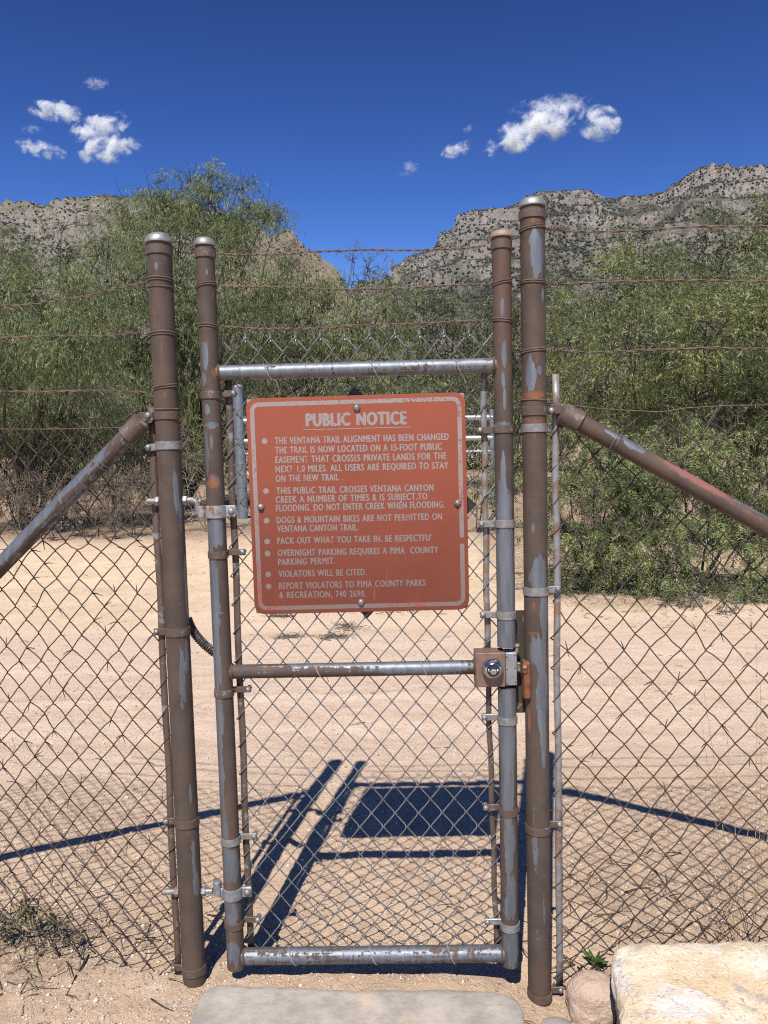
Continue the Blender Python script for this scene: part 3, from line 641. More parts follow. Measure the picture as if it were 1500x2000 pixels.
# ------------------------------------------------------------------ fence hardware
XL, XGL, XGR, XR = -.663, -.534, .297, .384
RL, RGL, RGR, RR_ = .0345, .0265, .0265, .0345
def zY(py, px=750, Y=0.0): return P(px, py, Y)[2]
def pipe(mb, a, b, r, n=160, sides=40, patches=(), rusts=(), pinks=(), base=0.0, seed=0, stretch=6.0, drips=()):
    """a worn pipe; patches=[(t_metres along, angle from the camera side, half length, half angle, strength)]"""
    a = np.array(a, float); b = np.array(b, float); ax = b - a; Ln = np.linalg.norm(ax); ax /= Ln
    fr = np.array([0, -1.0, 0]); fr = fr - ax * np.dot(fr, ax); fr /= np.linalg.norm(fr); sd = np.cross(fr, ax) * (1 if abs(ax[2]) > .5 else 1)
    if abs(ax[2]) > .95 and sd[0] < 0: sd = -sd
    if abs(ax[2]) <= .95 and sd[2] < 0: sd = -sd
    t = np.linspace(0, Ln, n); th = np.linspace(-np.pi, np.pi, sides, endpoint=False); T, TH = np.meshgrid(t, th, indexing='ij')
    wob = 1 + .004 * (fbm(np.stack([T * 9, np.cos(TH), np.sin(TH)], -1), 3, seed) - .5) * 2
    v = a + T[..., None] * ax + (r * wob)[..., None] * (np.cos(TH)[..., None] * fr + np.sin(TH)[..., None] * sd)
    nz = fbm(np.stack([T * stretch, 2 * np.cos(TH), 2 * np.sin(TH)], -1) * 2 + seed * 7, 4, seed)
    def field(lst, b0):
        q = np.full(T.shape, b0)
        for (tc, ac, hl, ha, stg) in lst:
            da = np.abs((TH - ac + np.pi) % (2 * np.pi) - np.pi)
            q = np.maximum(q, stg * np.clip(1.25 - np.sqrt(((T - tc) / hl) ** 2 + (da / ha) ** 2), 0, 1) + 0)
        return q
    rusts = list(rusts) + [(q_ - .022 - .02 * k_, math.sin(q_ * 91 + k_ * 2.1) * 1.1, .022 + .01 * k_, .22, .50) for q_ in drips for k_ in (0, 1)]
    pe = field(patches, base) + (nz - .5) * .8; ru = field(rusts, 0) ; pk = field(pinks, 0) + (nz - .5) * .3 * (len(pinks) > 0)
    i, j = np.meshgrid(np.arange(n - 1), np.arange(sides), indexing='ij'); j2 = (j + 1) % sides
    F = np.stack([i * sides + j, i * sides + j2, (i + 1) * sides + j2, (i + 1) * sides + j], -1).reshape(-1, 4)
    o = mb.n; mb.add(v.reshape(-1, 3), F, peel=pe.ravel(), rust=ru.ravel(), pink=pk.ravel())
    mb.fn.append(np.arange(sides) + o); mb.fn.append(np.arange(sides) + o + (n - 1) * sides)
def pat(x, r, z0, px, py, hw, hh, s=1.0, Y=0.0):
    p = P(px, py, Y - r * .8); off = np.clip((p[0] - x) / r, -.97, .97); k = PXM(Y)
    return (p[2] - z0, math.asin(off), hh / k, max(hw / k / r, .15), s)
def ring(mb, c, r, h, th=.003, sides=36, axis=(0, 0, 1)):
    mb.lathe(np.array(c) - np.array(axis) * h / 2, axis, [(r + .0006, 0), (r + th, .001), (r + th, h - .001), (r + .0006, h)], sides)
def hexn(mb, c, axis, r, h, sides=6): mb.lathe(np.array(c) - np.array(axis) * h / 2, axis, [(r * .92, 0), (r, h * .15), (r, h * .85), (r * .9, h)], sides)
def dome(mb, c, axis, r, h): mb.lathe(c, axis, [(r, 0), (r * .97, h * .3), (r * .82, h * .62), (r * .5, h * .9), (r * .12, h)], 16)
def band(parent, x, r, z, side, arm, mat=M_BAND, h=.024, name='tension_band', Y=0.0, ay=.006, bolt=True, tilt=0.0):
    mb = MB(); ring(mb, (x, Y, z), r, h)
    x0, x1 = x + side * (r - .002), x + side * arm
    mb.box(((x0 + x1) / 2, Y + ay, z - tilt), (abs(x1 - x0), .007, h * .84), bevel=.0015)
    o = mb.build(name, mat, parent)
    if bolt:
        bb = MB(); bx = x1 - side * .008; dome(bb, (bx, Y + ay - .0035, z - tilt), (0, -1, 0), .0085, .007); bb.lathe((bx, Y + ay - .002, z - tilt), (0, 1, 0), [(.0045, 0), (.0045, .028)], 10)
        hexn(bb, (bx, Y + ay + .014, z - tilt), (0, 1, 0), .0085, .008); bb.build('bolt', M_BOLT, o)
    return o
def helix_wrap(mb, x, r, z, turns=1.6, wr=.0017, Y=0.0, pitch=.006, ph=0.0, wob=.003, seed=0):
    t = np.linspace(0, turns, int(turns * 26)); a = ph + t * 2 * np.pi; q = np.random.default_rng(seed)
    zz = z + (t - turns / 2) * pitch + wob * np.sin(a * 1.0 + q.random() * 6)
    mb.tube(np.stack([x + (r + wr * .8) * np.cos(a), Y + (r + wr * .8) * np.sin(a), zz], -1), wr, 5)
def barbed(mb, pts, seed, pitch=.075, rad=.0019, wr=.00165, step=.125):
    pts = np.array(pts, float); q = np.random.default_rng(seed)
    seg = np.linalg.norm(np.diff(pts, axis=0), axis=1); s_ = np.concatenate([[0], np.cumsum(seg)]); Ln = s_[-1]
    n = int(Ln / .009); t = np.linspace(0, Ln, n)
    c = np.stack([np.interp(t, s_, pts[:, k]) for k in range(3)], -1)
    c = np.stack([np.convolve(np.pad(c[:, k], 6, mode='edge'), np.ones(13) / 13, 'valid') for k in range(3)], -1)
    c[:, 2] += (fbm(np.stack([t * 7, t * 0, t * 0], -1), 2, seed) - .5) * .012; c[:, 1] += (fbm(np.stack([t * 6, t * 0 + 5, t * 0], -1), 2, seed) - .5) * .010
    for ph in (0, math.pi):
        a = t / pitch * 2 * np.pi + ph
        mb.tube(c + np.stack([0 * t, np.cos(a), np.sin(a)], -1) * rad, wr, 5)
    for b in np.arange(.06 + q.random() * .05, Ln, step):
        k = min(int(b / Ln * (n - 1)), n - 2); p = c[k]; a = np.linspace(0, 2 * np.pi * 1.8, 16)
        mb.tube(p + np.stack([np.linspace(-.004, .004, 16), np.cos(a) * .0042, np.sin(a) * .0042], -1), .0012, 4)
        for sg in (-1, 1):
            d = np.array([sg * .35, q.normal(0, .6), q.normal(0, .8)]); d /= np.linalg.norm(d)
            mb.tube([p + np.array([sg * .004, 0, 0]), p + np.array([sg * .005, 0, 0]) + d * .016], [.0012, .0006], 4)
def chain(mb, cols, rows, x0, z1, wdt, hgt, Yf, r, d=.0042, wob=0.0, seed=0, zmin=None, xmax=None, sag=None, barbs=0.0, topup=True, skip=None):
    """chain-link fabric: wire c zig-zags between column c and c+1; '/' runs in front, '\\' behind"""
    q = np.random.default_rng(seed); jit = {}
    def node(c, k):
        if (c, k) not in jit:
            x = x0 + c * wdt / 2; z = z1 - k * hgt / 2
            jx, jz = q.normal(0, wob, 2); x += jx; z += jz
            if sag: z += sag(x, z); 
            y = Yf(x, z) + q.normal(0, wob * .8); jit[(c, k)] = np.array([x, y, z])
        return jit[(c, k)]
    for c in range(cols):
        pts = []
        for k in range(rows):
            left = (c + k) % 2 == 0
            p = node(c if left else c + 1, k).copy()
            gz = ghs(p[0], p[1]) + .004
            if pts and p[2] < gz - .03: break
            p[0] += (-1 if left else 1) * .0012
            pr = None
            if k > 0:
                a = node(c + 1 if left else c, k - 1)
                fr = -1 if left else 1               # arriving down-left == '/' run
                for tt in (.10, .5, .90):
                    m = a * (1 - tt) + p * tt; m[1] += fr * d; m[2] += (0 if tt != .5 else q.normal(0, wob * .35)); m[0] += (0 if tt != .5 else q.normal(0, wob * .35)); pts.append(m)
            pts.append(p)
        if len(pts) > 4:
            mb.tube(pts, r, 5)
            if topup:
                p0 = pts[0]; sg = 1 if (c % 2 == 0) else -1
                mb.tube([p0 + np.array([0, -.004, -.012]), p0 + np.array([sg * .002, .003, -.002]), p0 + np.array([sg * .003, .004, .014]), p0 + np.array([sg * .007, -.001, .024])], r, 5)
        if barbs:
            for p in pts[4::4]:
                if q.random() < barbs:
                    dd = q.normal(0, 1, 3) * np.array([.5, .4, .6]); dd /= np.linalg.norm(dd) + .01
                    mb.tube([p, p + dd * .014 + np.array([0, 0, .002]), p + dd * .03], [r, r * .8, r * .35], 4)
def bar(name, parent, x0, x1, z0, z1, Y, mat, w_=.019, t_=.006):
    mb = MB(); a = np.array([x0, Y, z0]); b = np.array([x1, Y, z1]); n = 24; v = []
    for k in range(n):
        c = a + (b - a) * k / (n - 1); c = c + np.array([.0015 * math.sin(k * .9), .001 * math.sin(k * 1.7), 0])
        for sx, sy in ((-1, -1), (1, -1), (1, 1), (-1, 1)): v.append(c + np.array([sx * w_ / 2, sy * t_ / 2, 0]))
    F = [[k * 4 + j, k * 4 + (j + 1) % 4, k * 4 + 4 + (j + 1) % 4, k * 4 + 4 + j] for k in range(n - 1) for j in range(4)] + [[3, 2, 1, 0], [n * 4 - 4, n * 4 - 3, n * 4 - 2, n * 4 - 1]]
    mb.add(v, F); return mb.build(name, mat, parent, smooth=False)
def cap(parent, x, r, z, hd, mat, Y=0.0, collar=True):
    mb = MB(); prof = [(r + .0015, -.005), (r + .0045, -.004), (r + .0048, .001), (r + .0035, .004)]
    for a in np.linspace(0, 88, 9): prof.append(((r + .0025) * math.cos(R(a)), .005 + hd * math.sin(R(a))))
    mb.lathe((x, Y, z), (0, 0, 1), prof, 36); o = mb.build('post_cap', mat, parent)
    if collar:
        cb = MB(); ring(cb, (x, Y, z - .026), r, .024, .0035); cb.build('collar', M_BAND, o)
    return o

# ------------------------------------------------------------------ LEFT FENCE
LF = thing('chain_link_fence', (XL, 0, ghs(XL, 0)), 'rusty chain-link fence with leaning brace pipe left of the gate', 'fence', None)
zb = ghs(XL, 0) - .15; zt = P(304, 470)[2]
mb = MB(); pp = lambda *a: pat(XL, RL, zb, *a)
pipe(mb, (XL, 0, zb), (XL, 0, zt), RL, 330, 48, base=.02, seed=1, drips=[P(330, y, 0)[2] - zb for y in (655, 757, 812, 870, 1232, 1603)],
     patches=[pp(343, 950, 7, 55, 1), pp(351, 1010, 4, 40, 1), pp(362, 1150, 7, 70, .95), pp(358, 1330, 10, 85, .75), pp(364, 1290, 6, 50, 1), pp(378, 1680, 5, 60, .8), pp(383, 1730, 9, 34, 1.1), pp(372, 1560, 5, 40, .6), pp(306, 520, 4, 10, .6)],
     rusts=[pp(322, 500, 8, 14, .5), pp(300, 620, 10, 60, .42), pp(318, 560, 40, 10, .40), pp(322, 657, 40, 7, .42), pp(325, 752, 40, 7, .4), pp(350, 1600, 30, 14, .36)])
mb.build('post', M_PIPE, LF)
cap(LF, XL, RL, zt - .004, .021, M_CAP)
for py in (870, 1232, 1603, 1890):
    band(LF, XL, RL, zY(py, 330), -1, .068 if py < 1000 else .072, mat=M_BANDG if py == 870 else M_BAND, tilt=.004)
band(LF, XL, RL, zY(812, 320), -1, .052, name='brace_band', ay=-.002)
bar('tension_bar', LF, P(291, 840)[0], P(345, 1870)[0], -.045, P(288, 795)[2], .018, M_BAR)
xb = P(318, 1300)[0]
# brace pipe with cup
a = P(278, 822, -.008); b2 = P(-520, 1640, .16); d = (b2 - a); d = d / np.linalg.norm(d)
mb = MB(); pipe(mb, a + d * .05, b2, .0255, 320, 40, base=.40, seed=3, patches=[(.10, .7, .05, .8, .9), (.22, .6, .10, .8, 1), (.46, .55, .24, 1.0, 1.15), (.80, .5, .3, 1.1, 1.15), (1.2, .5, .4, 1.1, 1.1)], stretch=4)
br = mb.build('brace_rail', M_PIPE, LF)
mb = MB(); mb.lathe(a, d, [(.016, -.004), (.0265, .0), (.0295, .002), (.0295, .058), (.031, .060), (.031, .064), (.026, .064)], 36); mb.box(a - d * .012 + np.array([.004, 0, .004]), (.04, .008, .026), bevel=.002); mb.build('brace_end_cup', M_BAND, br)
mb = MB(); dome(mb, P(289, 812, -.012), (0, -1, 0), .010, .008); mb.build('bolt', M_BOLT, br)
mb = MB(); c = a + d * .165; t = np.linspace(0, 1.25, 34); u1 = np.cross(d, [0, 1, 0]); u1 /= np.linalg.norm(u1); u2 = np.cross(d, u1)
mb.tube(np.array([c + d * (.012 * k) + .0275 * (math.cos(k * 6.283) * u1 + math.sin(k * 6.283) * u2) for k in t]), .0015, 5); mb.build('tie_wire', M_WIREG, br)
mb = MB(); chain(mb, 36, 48, XL - .044 - 36 * .037, 1.655, .074, .0855, lambda x, z: .018 + .10 * np.clip((XL - .05 - x) / .6, 0, 2) ** 1.3, .0019, wob=.0026, seed=11, barbs=.30, topup=False, sag=lambda x, z: -.02 * math.sin(x * 5) * (z > 1.3))
mb.build('chain_link_mesh', M_WIRER, LF)
mb = MB(); mb.tube(np.array([P(x, y, .02 + .1 * (290 - x) / 290) for x, y in ((290, 832), (200, 836), (100, 838), (0, 838), (-200, 840))]), .0014, 5); mb.build('tension_wire', M_BARB, LF)
for k, (ys, yp) in enumerate((([(0, 598), (60, 596), (140, 583), (210, 566), (288, 550)], 549), ([(0, 661), (80, 660), (170, 655), (290, 653)], 655), ([(0, 765), (100, 764), (200, 765), (292, 763)], 757))):
    w_ = [P(-300, ys[0][1] + 6, .20)] + [P(x, y, .02 - .055 * x / 290 + .05) for x, y in ys]
    mb = MB(); barbed(mb, w_, 20 + k)
    helix_wrap(mb, XL, RL, zY(yp, 315), 2.2, .0018, ph=1.0, pitch=.007, seed=k, wob=.004)
    mb.build('barbed_wire', M_BARB, LF)
for py, sd_ in ((562, 9), (799, 10)): mb = MB(); helix_wrap(mb, XL, RL, zY(py, 318), 1.3, .0019, seed=sd_); mb.build('tie_wire', M_BARB, LF)
def hinge_bolt(py, xa, xb_, down):
    z = zY(py, 340); mb = MB(); mb.lathe((xa, .002, z), (1, 0, 0), [(.0085, 0), (.009, .004), (.009, xb_ - xa)], 16)
    if down: mb.tube([(xb_ - .012, .002, z), (xb_ + .006, .002, z - .003), (xb_ + .011, .002, z - .012), (xb_ + .011, .002, z - .036)], .009, 12)
    for x in (XL - RL - .006, XL + RL + .006): hexn(mb, (x, .002, z), (1, 0, 0), .0145, .013)
    mb.build('hinge_bolt', M_BANDG, LF)
hinge_bolt(978, P(288, 980)[0], P(378, 978)[0], True); hinge_bolt(1742, P(322, 1742)[0], P(415, 1745)[0], False)

# ------------------------------------------------------------------ RIGHT FENCE
RF = thing('chain_link_fence', (XR, 0, ghs(XR, 0)), 'rusty chain-link fence with reddish brace pipe right of the gate', 'fence', None)
zb = ghs(XR, 0) - .15; zt = P(1041, 400)[2]
mb = MB(); pp = lambda *a: pat(XR, RR_, zb, *a)
pipe(mb, (XR, 0, zb), (XR, 0, zt), RR_, 340, 48, base=.03, seed=5, drips=[P(1045, y, 0)[2] - zb for y in (450, 555, 690, 836, 1153, 1616)],
     patches=[pp(1049, 495, 15, 48, 1.25), pp(1036, 470, 6, 14, .9), pp(1060, 575, 5, 18, .9), pp(1035, 730, 11, 38, 1.2), pp(1054, 722, 5, 12, .95), pp(1051, 1125, 20, 42, 1.2), pp(1064, 1200, 12, 60, 1.15), pp(1052, 1275, 20, 46, 1.1), pp(1059, 1360, 15, 80, 1.2), pp(1062, 1440, 9, 80, 1.0), pp(1040, 1030, 3, 14, .8), pp(1045, 1660, 10, 100, .5), pp(1048, 1830, 12, 30, .62), pp(1062, 1770, 4, 60, .6)],
     rusts=[pp(1042, 773, 40, 14, .72), pp(1045, 822, 40, 12, .5), pp(1045, 1237, 30, 6, .66), pp(1030, 1350, 7, 60, .95), pp(1034, 1410, 5, 40, .8), pp(1044, 430, 24, 12, .52), pp(1040, 560, 40, 8, .36), pp(1040, 692, 40, 7, .4)])
mb.build('post', M_PIPE, RF)
cap(RF, XR, RR_, zt - .003, .019, M_CAP)
band(RF, XR, RR_, zY(803, 1043), 1, .056, name='brace_band', ay=-.002, h=.026)
band(RF, XR, RR_, zY(836, 1043), 1, .085, mat=M_BANDG, ay=.02, tilt=.002)
for py in (1153, 1616, 1940): band(RF, XR, RR_, zY(py, 1050), 1, .072, mat=M_BANDG if py == 1153 else M_BAND, tilt=-.006 if py > 1200 else 0)
bar('tension_bar', RF, P(1087, 760)[0], P(1095, 1890)[0], -.10, P(1087, 730)[2], .018, M_BARR)
a = P(1098, 806, -.008); b2 = P(1660, 1120, -.10); d = (b2 - a); d = d / np.linalg.norm(d)
mb = MB(); pipe(mb, a + d * .05, b2, .0258, 220, 40, base=.06, seed=6, patches=[(.10, .55, .035, .3, 1.0), (.165, .7, .04, .7, 1.1), (.62, 1.15, .12, .4, 1.0), (.52, .9, .08, .3, .8)], pinks=[(.36, .75, .16, .85, .95), (.5, .3, .18, .6, .5)], stretch=4)
br = mb.build('brace_rail', M_PIPE, RF)
mb = MB(); mb.lathe(a, d, [(.017, -.004), (.028, .0), (.032, .002), (.0315, .052), (.033, .054), (.033, .058), (.0275, .058)], 36); mb.box(a - d * .012 + np.array([-.004, 0, .004]), (.04, .008, .028), bevel=.002); mb.build('brace_end_cup', M_BAND, br)
mb = MB(); dome(mb, P(1077, 802, -.012), (0, -1, 0), .010, .009); mb.build('bolt', M_BOLT, br)
mb = MB(); c = a + d * .158; t = np.linspace(0, 1.3, 34); u1 = np.cross(d, [0, 1, 0]); u1 /= np.linalg.norm(u1); u2 = np.cross(d, u1)
mb.tube(np.array([c + d * (.012 * k) + .0295 * (math.cos(k * 6.283) * u1 + math.sin(k * 6.283) * u2) for k in t]), .0016, 5); mb.build('tie_wire', M_WIREG, br)
mb = MB(); chain(mb, 36, 42, XR + .050, 1.665, .083, .0965, lambda x, z: .018 + .02 * np.clip((x - XR - .05) / .6, 0, 2), .0020, wob=.003, seed=12, barbs=.22, topup=False, sag=lambda x, z: -.05 * np.exp(-((x - .75) / .16) ** 2) * np.clip((z - 1.2) / .45, 0, 1))
mb.build('chain_link_mesh', M_WIRER, RF)
mb = MB(); mb.tube(np.array([P(x, y, .015) for x, y in ((1068, 786), (1090, 789), (1180, 799), (1290, 805), (1340, 797), (1420, 792), (1500, 791), (1700, 790))]), .0015, 5)
q = np.random.default_rng(5)
for (x, y) in ((1100, 800), (1150, 800), (1230, 812), (1290, 800), (1350, 795), (1400, 800), (1450, 790), (1480, 780)):
    p = P(x, y, .016); pts = [p]
    for k in range(5): p = p + np.array([q.normal(.012, .03), q.normal(0, .012), q.normal(-.004, .022)]); pts.append(p)
    mb.tube(pts, .0013, 4)
mb.build('tension_wire', M_BARB, RF)
for k, (ys, yp) in enumerate((([(1068, 448), (1090, 447), (1130, 455), (1180, 452), (1260, 446), (1380, 445), (1500, 440)], 449), ([(1068, 553), (1110, 555), (1200, 552), (1330, 549), (1500, 547)], 554), ([(1068, 686), (1150, 688), (1250, 686), (1330, 682), (1420, 677), (1500, 679)], 687))):
    mb = MB(); barbed(mb, [P(x, y, .0) for x, y in ys] + [P(1800, ys[-1][1] - 6, .02)], 30 + k, pitch=.11)
    helix_wrap(mb, XR, RR_, zY(yp, 1042), 1.8, .002, ph=.5, seed=k + 20, wob=.003)
    c0 = P(1066, ys[0][1], 0); t = np.linspace(0, 1, 60); mb.tube(c0 + np.stack([t * .05, np.cos(t * 40) * .005, np.sin(t * 40) * .005], -1), .0016, 4)
    mb.build('barbed_wire', M_BARB, RF)
mb = MB(); helix_wrap(mb, XR, RR_, zY(783, 1043), 1.2, .0017, seed=40); mb.build('tie_wire', M_BARB, RF)
# rusted strike lip welded on the post
mb = MB(); mb.box((P(1026, 1322)[0], -.014, zY(1323, 1026)), (.020, .045, .108), bevel=.003); mb.box((P(1022, 1310)[0], -.030, zY(1300, 1022)), (.016, .02, .03), bevel=.004)
sp = mb.build('strike_lip', M_RUST, RF)
mb = MB(); dome(mb, (P(1021, 1296)[0], -.040, zY(1296, 1021)), (0, -1, 0), .006, .005); mb.build('bolt', M_CAPB, sp)

# ------------------------------------------------------------------ GATE
GA = thing('pipe_gate', ((XGL + XGR) / 2, 0, ghs((XGL + XGR) / 2, 0)), 'narrow pipe-framed gate with galvanised chain link and a round lock', 'gate')
zTop, zMid, zBot = 1.7755, .907, .025; zU0 = -.008
ztl = P(402, 475)[2]; ztr = P(976, 460)[2]
mb = MB(); pp = lambda *a: pat(XGL, RGL, zU0, *a)
pipe(mb, (XGL, 0, zU0), (XGL, 0, ztl), RGL, 330, 44, base=.10, seed=8, drips=[P(425, y, 0)[2] - zU0 for y in (560, 640, 772, 1010, 1083, 1352, 1640, 1755)],
     patches=[pp(404, 530, 3, 10, .7), pp(401, 695, 8, 38, 1.2), pp(398, 740, 8, 20, 1.0), pp(404, 800, 7, 14, 1.1), pp(404, 880, 5, 60, 1.0), pp(414, 862, 4, 16, .8), pp(411, 830, 20, 6, 1.1), pp(422, 940, 12, 12, .8), pp(422, 1040, 22, 40, 1.1), pp(417, 1150, 15, 120, 1.1), pp(421, 1280, 13, 120, 1.1), pp(426, 1400, 14, 120, 1.1), pp(431, 1520, 12, 110, 1.05), pp(440, 1640, 10, 80, .95), pp(449, 1690, 24, 44, 1.15), pp(450, 1785, 20, 46, 1.0), pp(456, 1860, 20, 40, .95)],
     rusts=[pp(420, 728, 9, 14, .85), pp(410, 765, 30, 7, .5), pp(418, 945, 22, 14, .8), pp(440, 1312, 9, 20, .4), pp(470, 1870, 10, 14, .5), pp(405, 640, 30, 6, .55)],
     pinks=[pp(418, 935, 16, 14, .8)])
mb.build('upright', M_PIPE, GA)
cap(GA, XGL, RGL, ztl - .004, .0165, M_CAP)
mb = MB(); pp = lambda *a: pat(XGR, RGR, zU0, *a)
gap0, gap1 = zY(1342, 980), zY(1262, 980)
PT = [pp(980, 600, 4, 24, .95), pp(984, 690, 5, 34, 1.1), pp(982, 740, 5, 22, .95), pp(985, 780, 5, 26, .8), pp(982, 930, 6, 60, .95), pp(984, 1000, 20, 70, 1.15), pp(985, 1090, 30, 90, 1.25), pp(986, 1190, 34, 90, 1.25), pp(988, 1250, 34, 60, 1.25), pp(990, 1380, 34, 60, 1.2), pp(990, 1450, 26, 80, 1.15), pp(990, 1540, 18, 90, 1.1), pp(994, 1650, 14, 90, 1.0), pp(997, 1750, 14, 70, .9), pp(1000, 1850, 24, 50, .95), pp(982, 828, 20, 6, 1.1)]
pipe(mb, (XGR, 0, zU0), (XGR, 0, gap0), RGR, 150, 44, base=.15, seed=9, patches=PT)
dz = gap1 - zU0
pipe(mb, (XGR, 0, gap1), (XGR, 0, ztr), RGR, 200, 44, base=.08, seed=10, patches=[(t - dz, a_, h_, w2, s2) for t, a_, h_, w2, s2 in PT], rusts=[(zTop - gap1, -1.2, .02, .9, .8), (zY(555, 976) - gap1, 0, .008, 2.5, .5)])
mb.build('upright', M_PIPE, GA)
cap(GA, XGR, RGR, ztr - .002, .012, M_CAPB)
def rail(z, r, xa, xb_, **kw):
    mb = MB(); pipe(mb, (xa, 0, z), (xb_, 0, z), r, 200, 40, stretch=5, **kw)
    for x, sg in ((xa, 1), (xb_, -1)): ring_pts = np.linspace(0, 2 * np.pi, 30); mb.tube(np.array([(x + sg * (.003 + .004 * abs(math.cos(t_))), math.cos(t_) * (r + .001), z + math.sin(t_) * (r + .001)) for t_ in ring_pts]), .0042, 6, cap=False, peel=0.0, rust=.38 if sg > 0 else .3, pink=0)
    return mb.build('rail', M_PIPE, GA)
xa, xb_ = XGL + RGL - .006, XGR - RGR + .006
rail(zTop, .0215, xa, xb_, base=.62, seed=14, rusts=[(.0, .6, .03, 2, .55), (.80, .5, .025, 2, .5)])
rail(zMid, .0205, xa, P(930, 1303)[0], base=.28, seed=15, patches=[(.38, 1.3, .36, .9, .95), (.56, .5, .22, 1.5, 1.0)])
rail(zBot, .0245, xa, xb_, base=.52, seed=16, rusts=[(.01, 0, .02, 2, .35)])
xl0, xl1 = P(446, 770, .024)[0], P(489, 1840, .024)[0]; xr0, xr1 = P(945, 770, .024)[0], P(970, 1840, .024)[0]
bar('tension_bar', GA, xl1, xl0, .03, 1.77, .027, M_BAR); bar('tension_bar', GA, xr1, xr0, .03, zMid - .04, .027, M_BAR, w_=.016); bar('tension_bar', GA, xr0, xr0, zMid + .05, 1.77, .027, M_BARR, w_=.018)
for py in (772, 1083, 1352, 1640, 1803): band(GA, XGL, RGL, zY(py, 420), 1, .078 if py != 772 else .07, mat=M_BAND if py not in (1640,) else M_BANDG, h=.022, tilt=-.004, ay=.010)
for py, mt in ((838, M_BAND), (1022, M_BANDG), (1200, M_BANDG), (1405, M_BANDG), (1582, M_BAND), (1806, M_BANDG)): band(GA, XGR, RGR, zY(py, 985), -1, .074, mat=mt, h=.023, tilt=-.004 if py > 1300 else .002, ay=.010)
nC = 22; wd = (xr1 - xl1 + .030) / (nC / 2)
mb = MB(); chain(mb, nC, 44, xl1 - .012, P(700, 655, .027)[2], wd, .0860, lambda x, z: .027, .0019, wob=.0007, d=.0075, seed=13)
mb.build('chain_link_mesh', M_WIREG, GA)
def tie(x, z, r, seed):
    q = np.random.default_rng(seed); mb = MB(); a_ = np.linspace(-2.4, 2.3, 26)
    pts = [np.array([x + .006 * math.sin(k) + .01 * (k / 2.4), -math.cos(k) * (r + .0018), z + math.sin(-k) * (r + .0018)]) for k in a_]
    pts += [pts[-1] + np.array([.006, .012, -.01]), pts[-1] + np.array([.012, .014, -.028])]
    mb.tube(pts, .0014, 5); mb.build('tie_wire', M_WIREB, GA)
for i, px in enumerate((523, 730, 893)): tie(P(px, 720)[0], zTop, .0215, i)
for i, px in enumerate((622, 828)): tie(P(px, 1305)[0], zMid, .0205, 5 + i)
for i, px in enumerate((573, 730, 882)): tie(P(px, 1864)[0], zBot, .0245, 9 + i)
for k, ys in enumerate(([(420, 493), (500, 496), (600, 494), (720, 489), (820, 486), (900, 486), (958, 478)], [(420, 560), (520, 562), (640, 566), (760, 565), (860, 556), (960, 552)], [(420, 640), (520, 641), (620, 640), (720, 632), (820, 629), (960, 625)])):
    mb = MB(); barbed(mb, [P(x, y, -.01) for x, y in ys], 50 + k, pitch=.05)
    helix_wrap(mb, XGL, RGL, zY(ys[0][1], 402), 2.2, .0019, seed=k + 60, wob=.005); helix_wrap(mb, XGR, RGR, zY(ys[-1][1] + 2, 976), 2.0, .0019, seed=k + 70, wob=.004)
    mb.build('barbed_wire', M_BARB, GA)
# hinges on the gate
def hinge(py, h, mat, bx, bh, bdz):
    z = zY(py, 420); mb = MB(); ring(mb, (XGL, 0, z), RGL, h, .004)
    mb.box((XGL + RGL + .014, .0, z), (.034, .012, h * .95), bevel=.003); xl = bx
    mb.box(((XGL - RGL + xl) / 2, .0, z), (abs(XGL - RGL - xl) + .01, .012, h * .8), bevel=.003)
    mb.lathe((xl, 0, z - bh / 2 + bdz), (0, 0, 1), [(.010, 0), (.0125, .002), (.0125, bh - .002), (.010, bh)], 18)
    o = mb.build('hinge_clamp', mat, GA); bb = MB(); dome(bb, (XGL + RGL + .018, -.006, z), (0, -1, 0), .010, .007); hexn(bb, (XGL + RGL + .018, .012, z), (0, 1, 0), .011, .01); bb.build('bolt', M_BOLT, o)
hinge(999, .036, M_HINGE, P(395, 999)[0], .034, .0); hinge(1742, .034, M_GALV, P(425, 1738)[0], .046, .012)
# lock
lx0, lx1 = P(927, 1303)[0], P(1008, 1303)[0]; lz0, lz1 = zY(1336, 965), zY(1270, 965)
xm = P(985, 1303)[0]
mb = MB(); mb.box(((lx0 + xm) / 2, 0, (lz0 + lz1) / 2), (xm - lx0, .060, lz1 - lz0), bevel=.002); LB = mb.build('lock_box', M_LOCKB, GA)
mb = MB(); mb.box(((lx1 + xm) / 2, .0, (lz0 + lz1) / 2), (lx1 - xm - .001, .050, lz1 - lz0 - .004), bevel=.002); FP = mb.build('lock_face_plate', M_PLATE, LB)
for z_ in (lz1 - .010, (lz0 + lz1) / 2 + .004, lz0 + .012):
    mb = MB(); dome(mb, (lx1 - .006, -.0252, z_), (0, -1, 0), .0022, .0012); mb.build('screw', M_DARK, LB)
    mb = MB(); dome(mb, (xm + .004, -.0252, z_ - .002), (0, -1, 0), .0035, .002); mb.build('screw', M_BOLT, LB)
kx, kz = P(963, 1308, -.05)[0], P(963, 1308, -.05)[2]
mb = MB(); mb.lathe((kx, -.030, kz), (0, -1, 0), [(.0305, 0), (.0305, .010), (.029, .018), (.0255, .026), (.0205, .031), (.0195, .0315), (.019, .0285), (.0005, .0285)], 40); KN = mb.build('lock_cylinder', M_CHROME, LB)
mb = MB(); mb.lathe((kx, -.0583, kz), (0, -1, 0), [(.0188, 0), (.0183, .0008), (.0005, .0008)], 32); FC = mb.build('lock_face', M_BLACK, KN)
mb = MB(); mb.lathe((kx, -.059, kz - .003), (0, -1, 0), [(.0085, 0), (.0085, .0028), (.0070, .0034), (.0005, .0034)], 24)
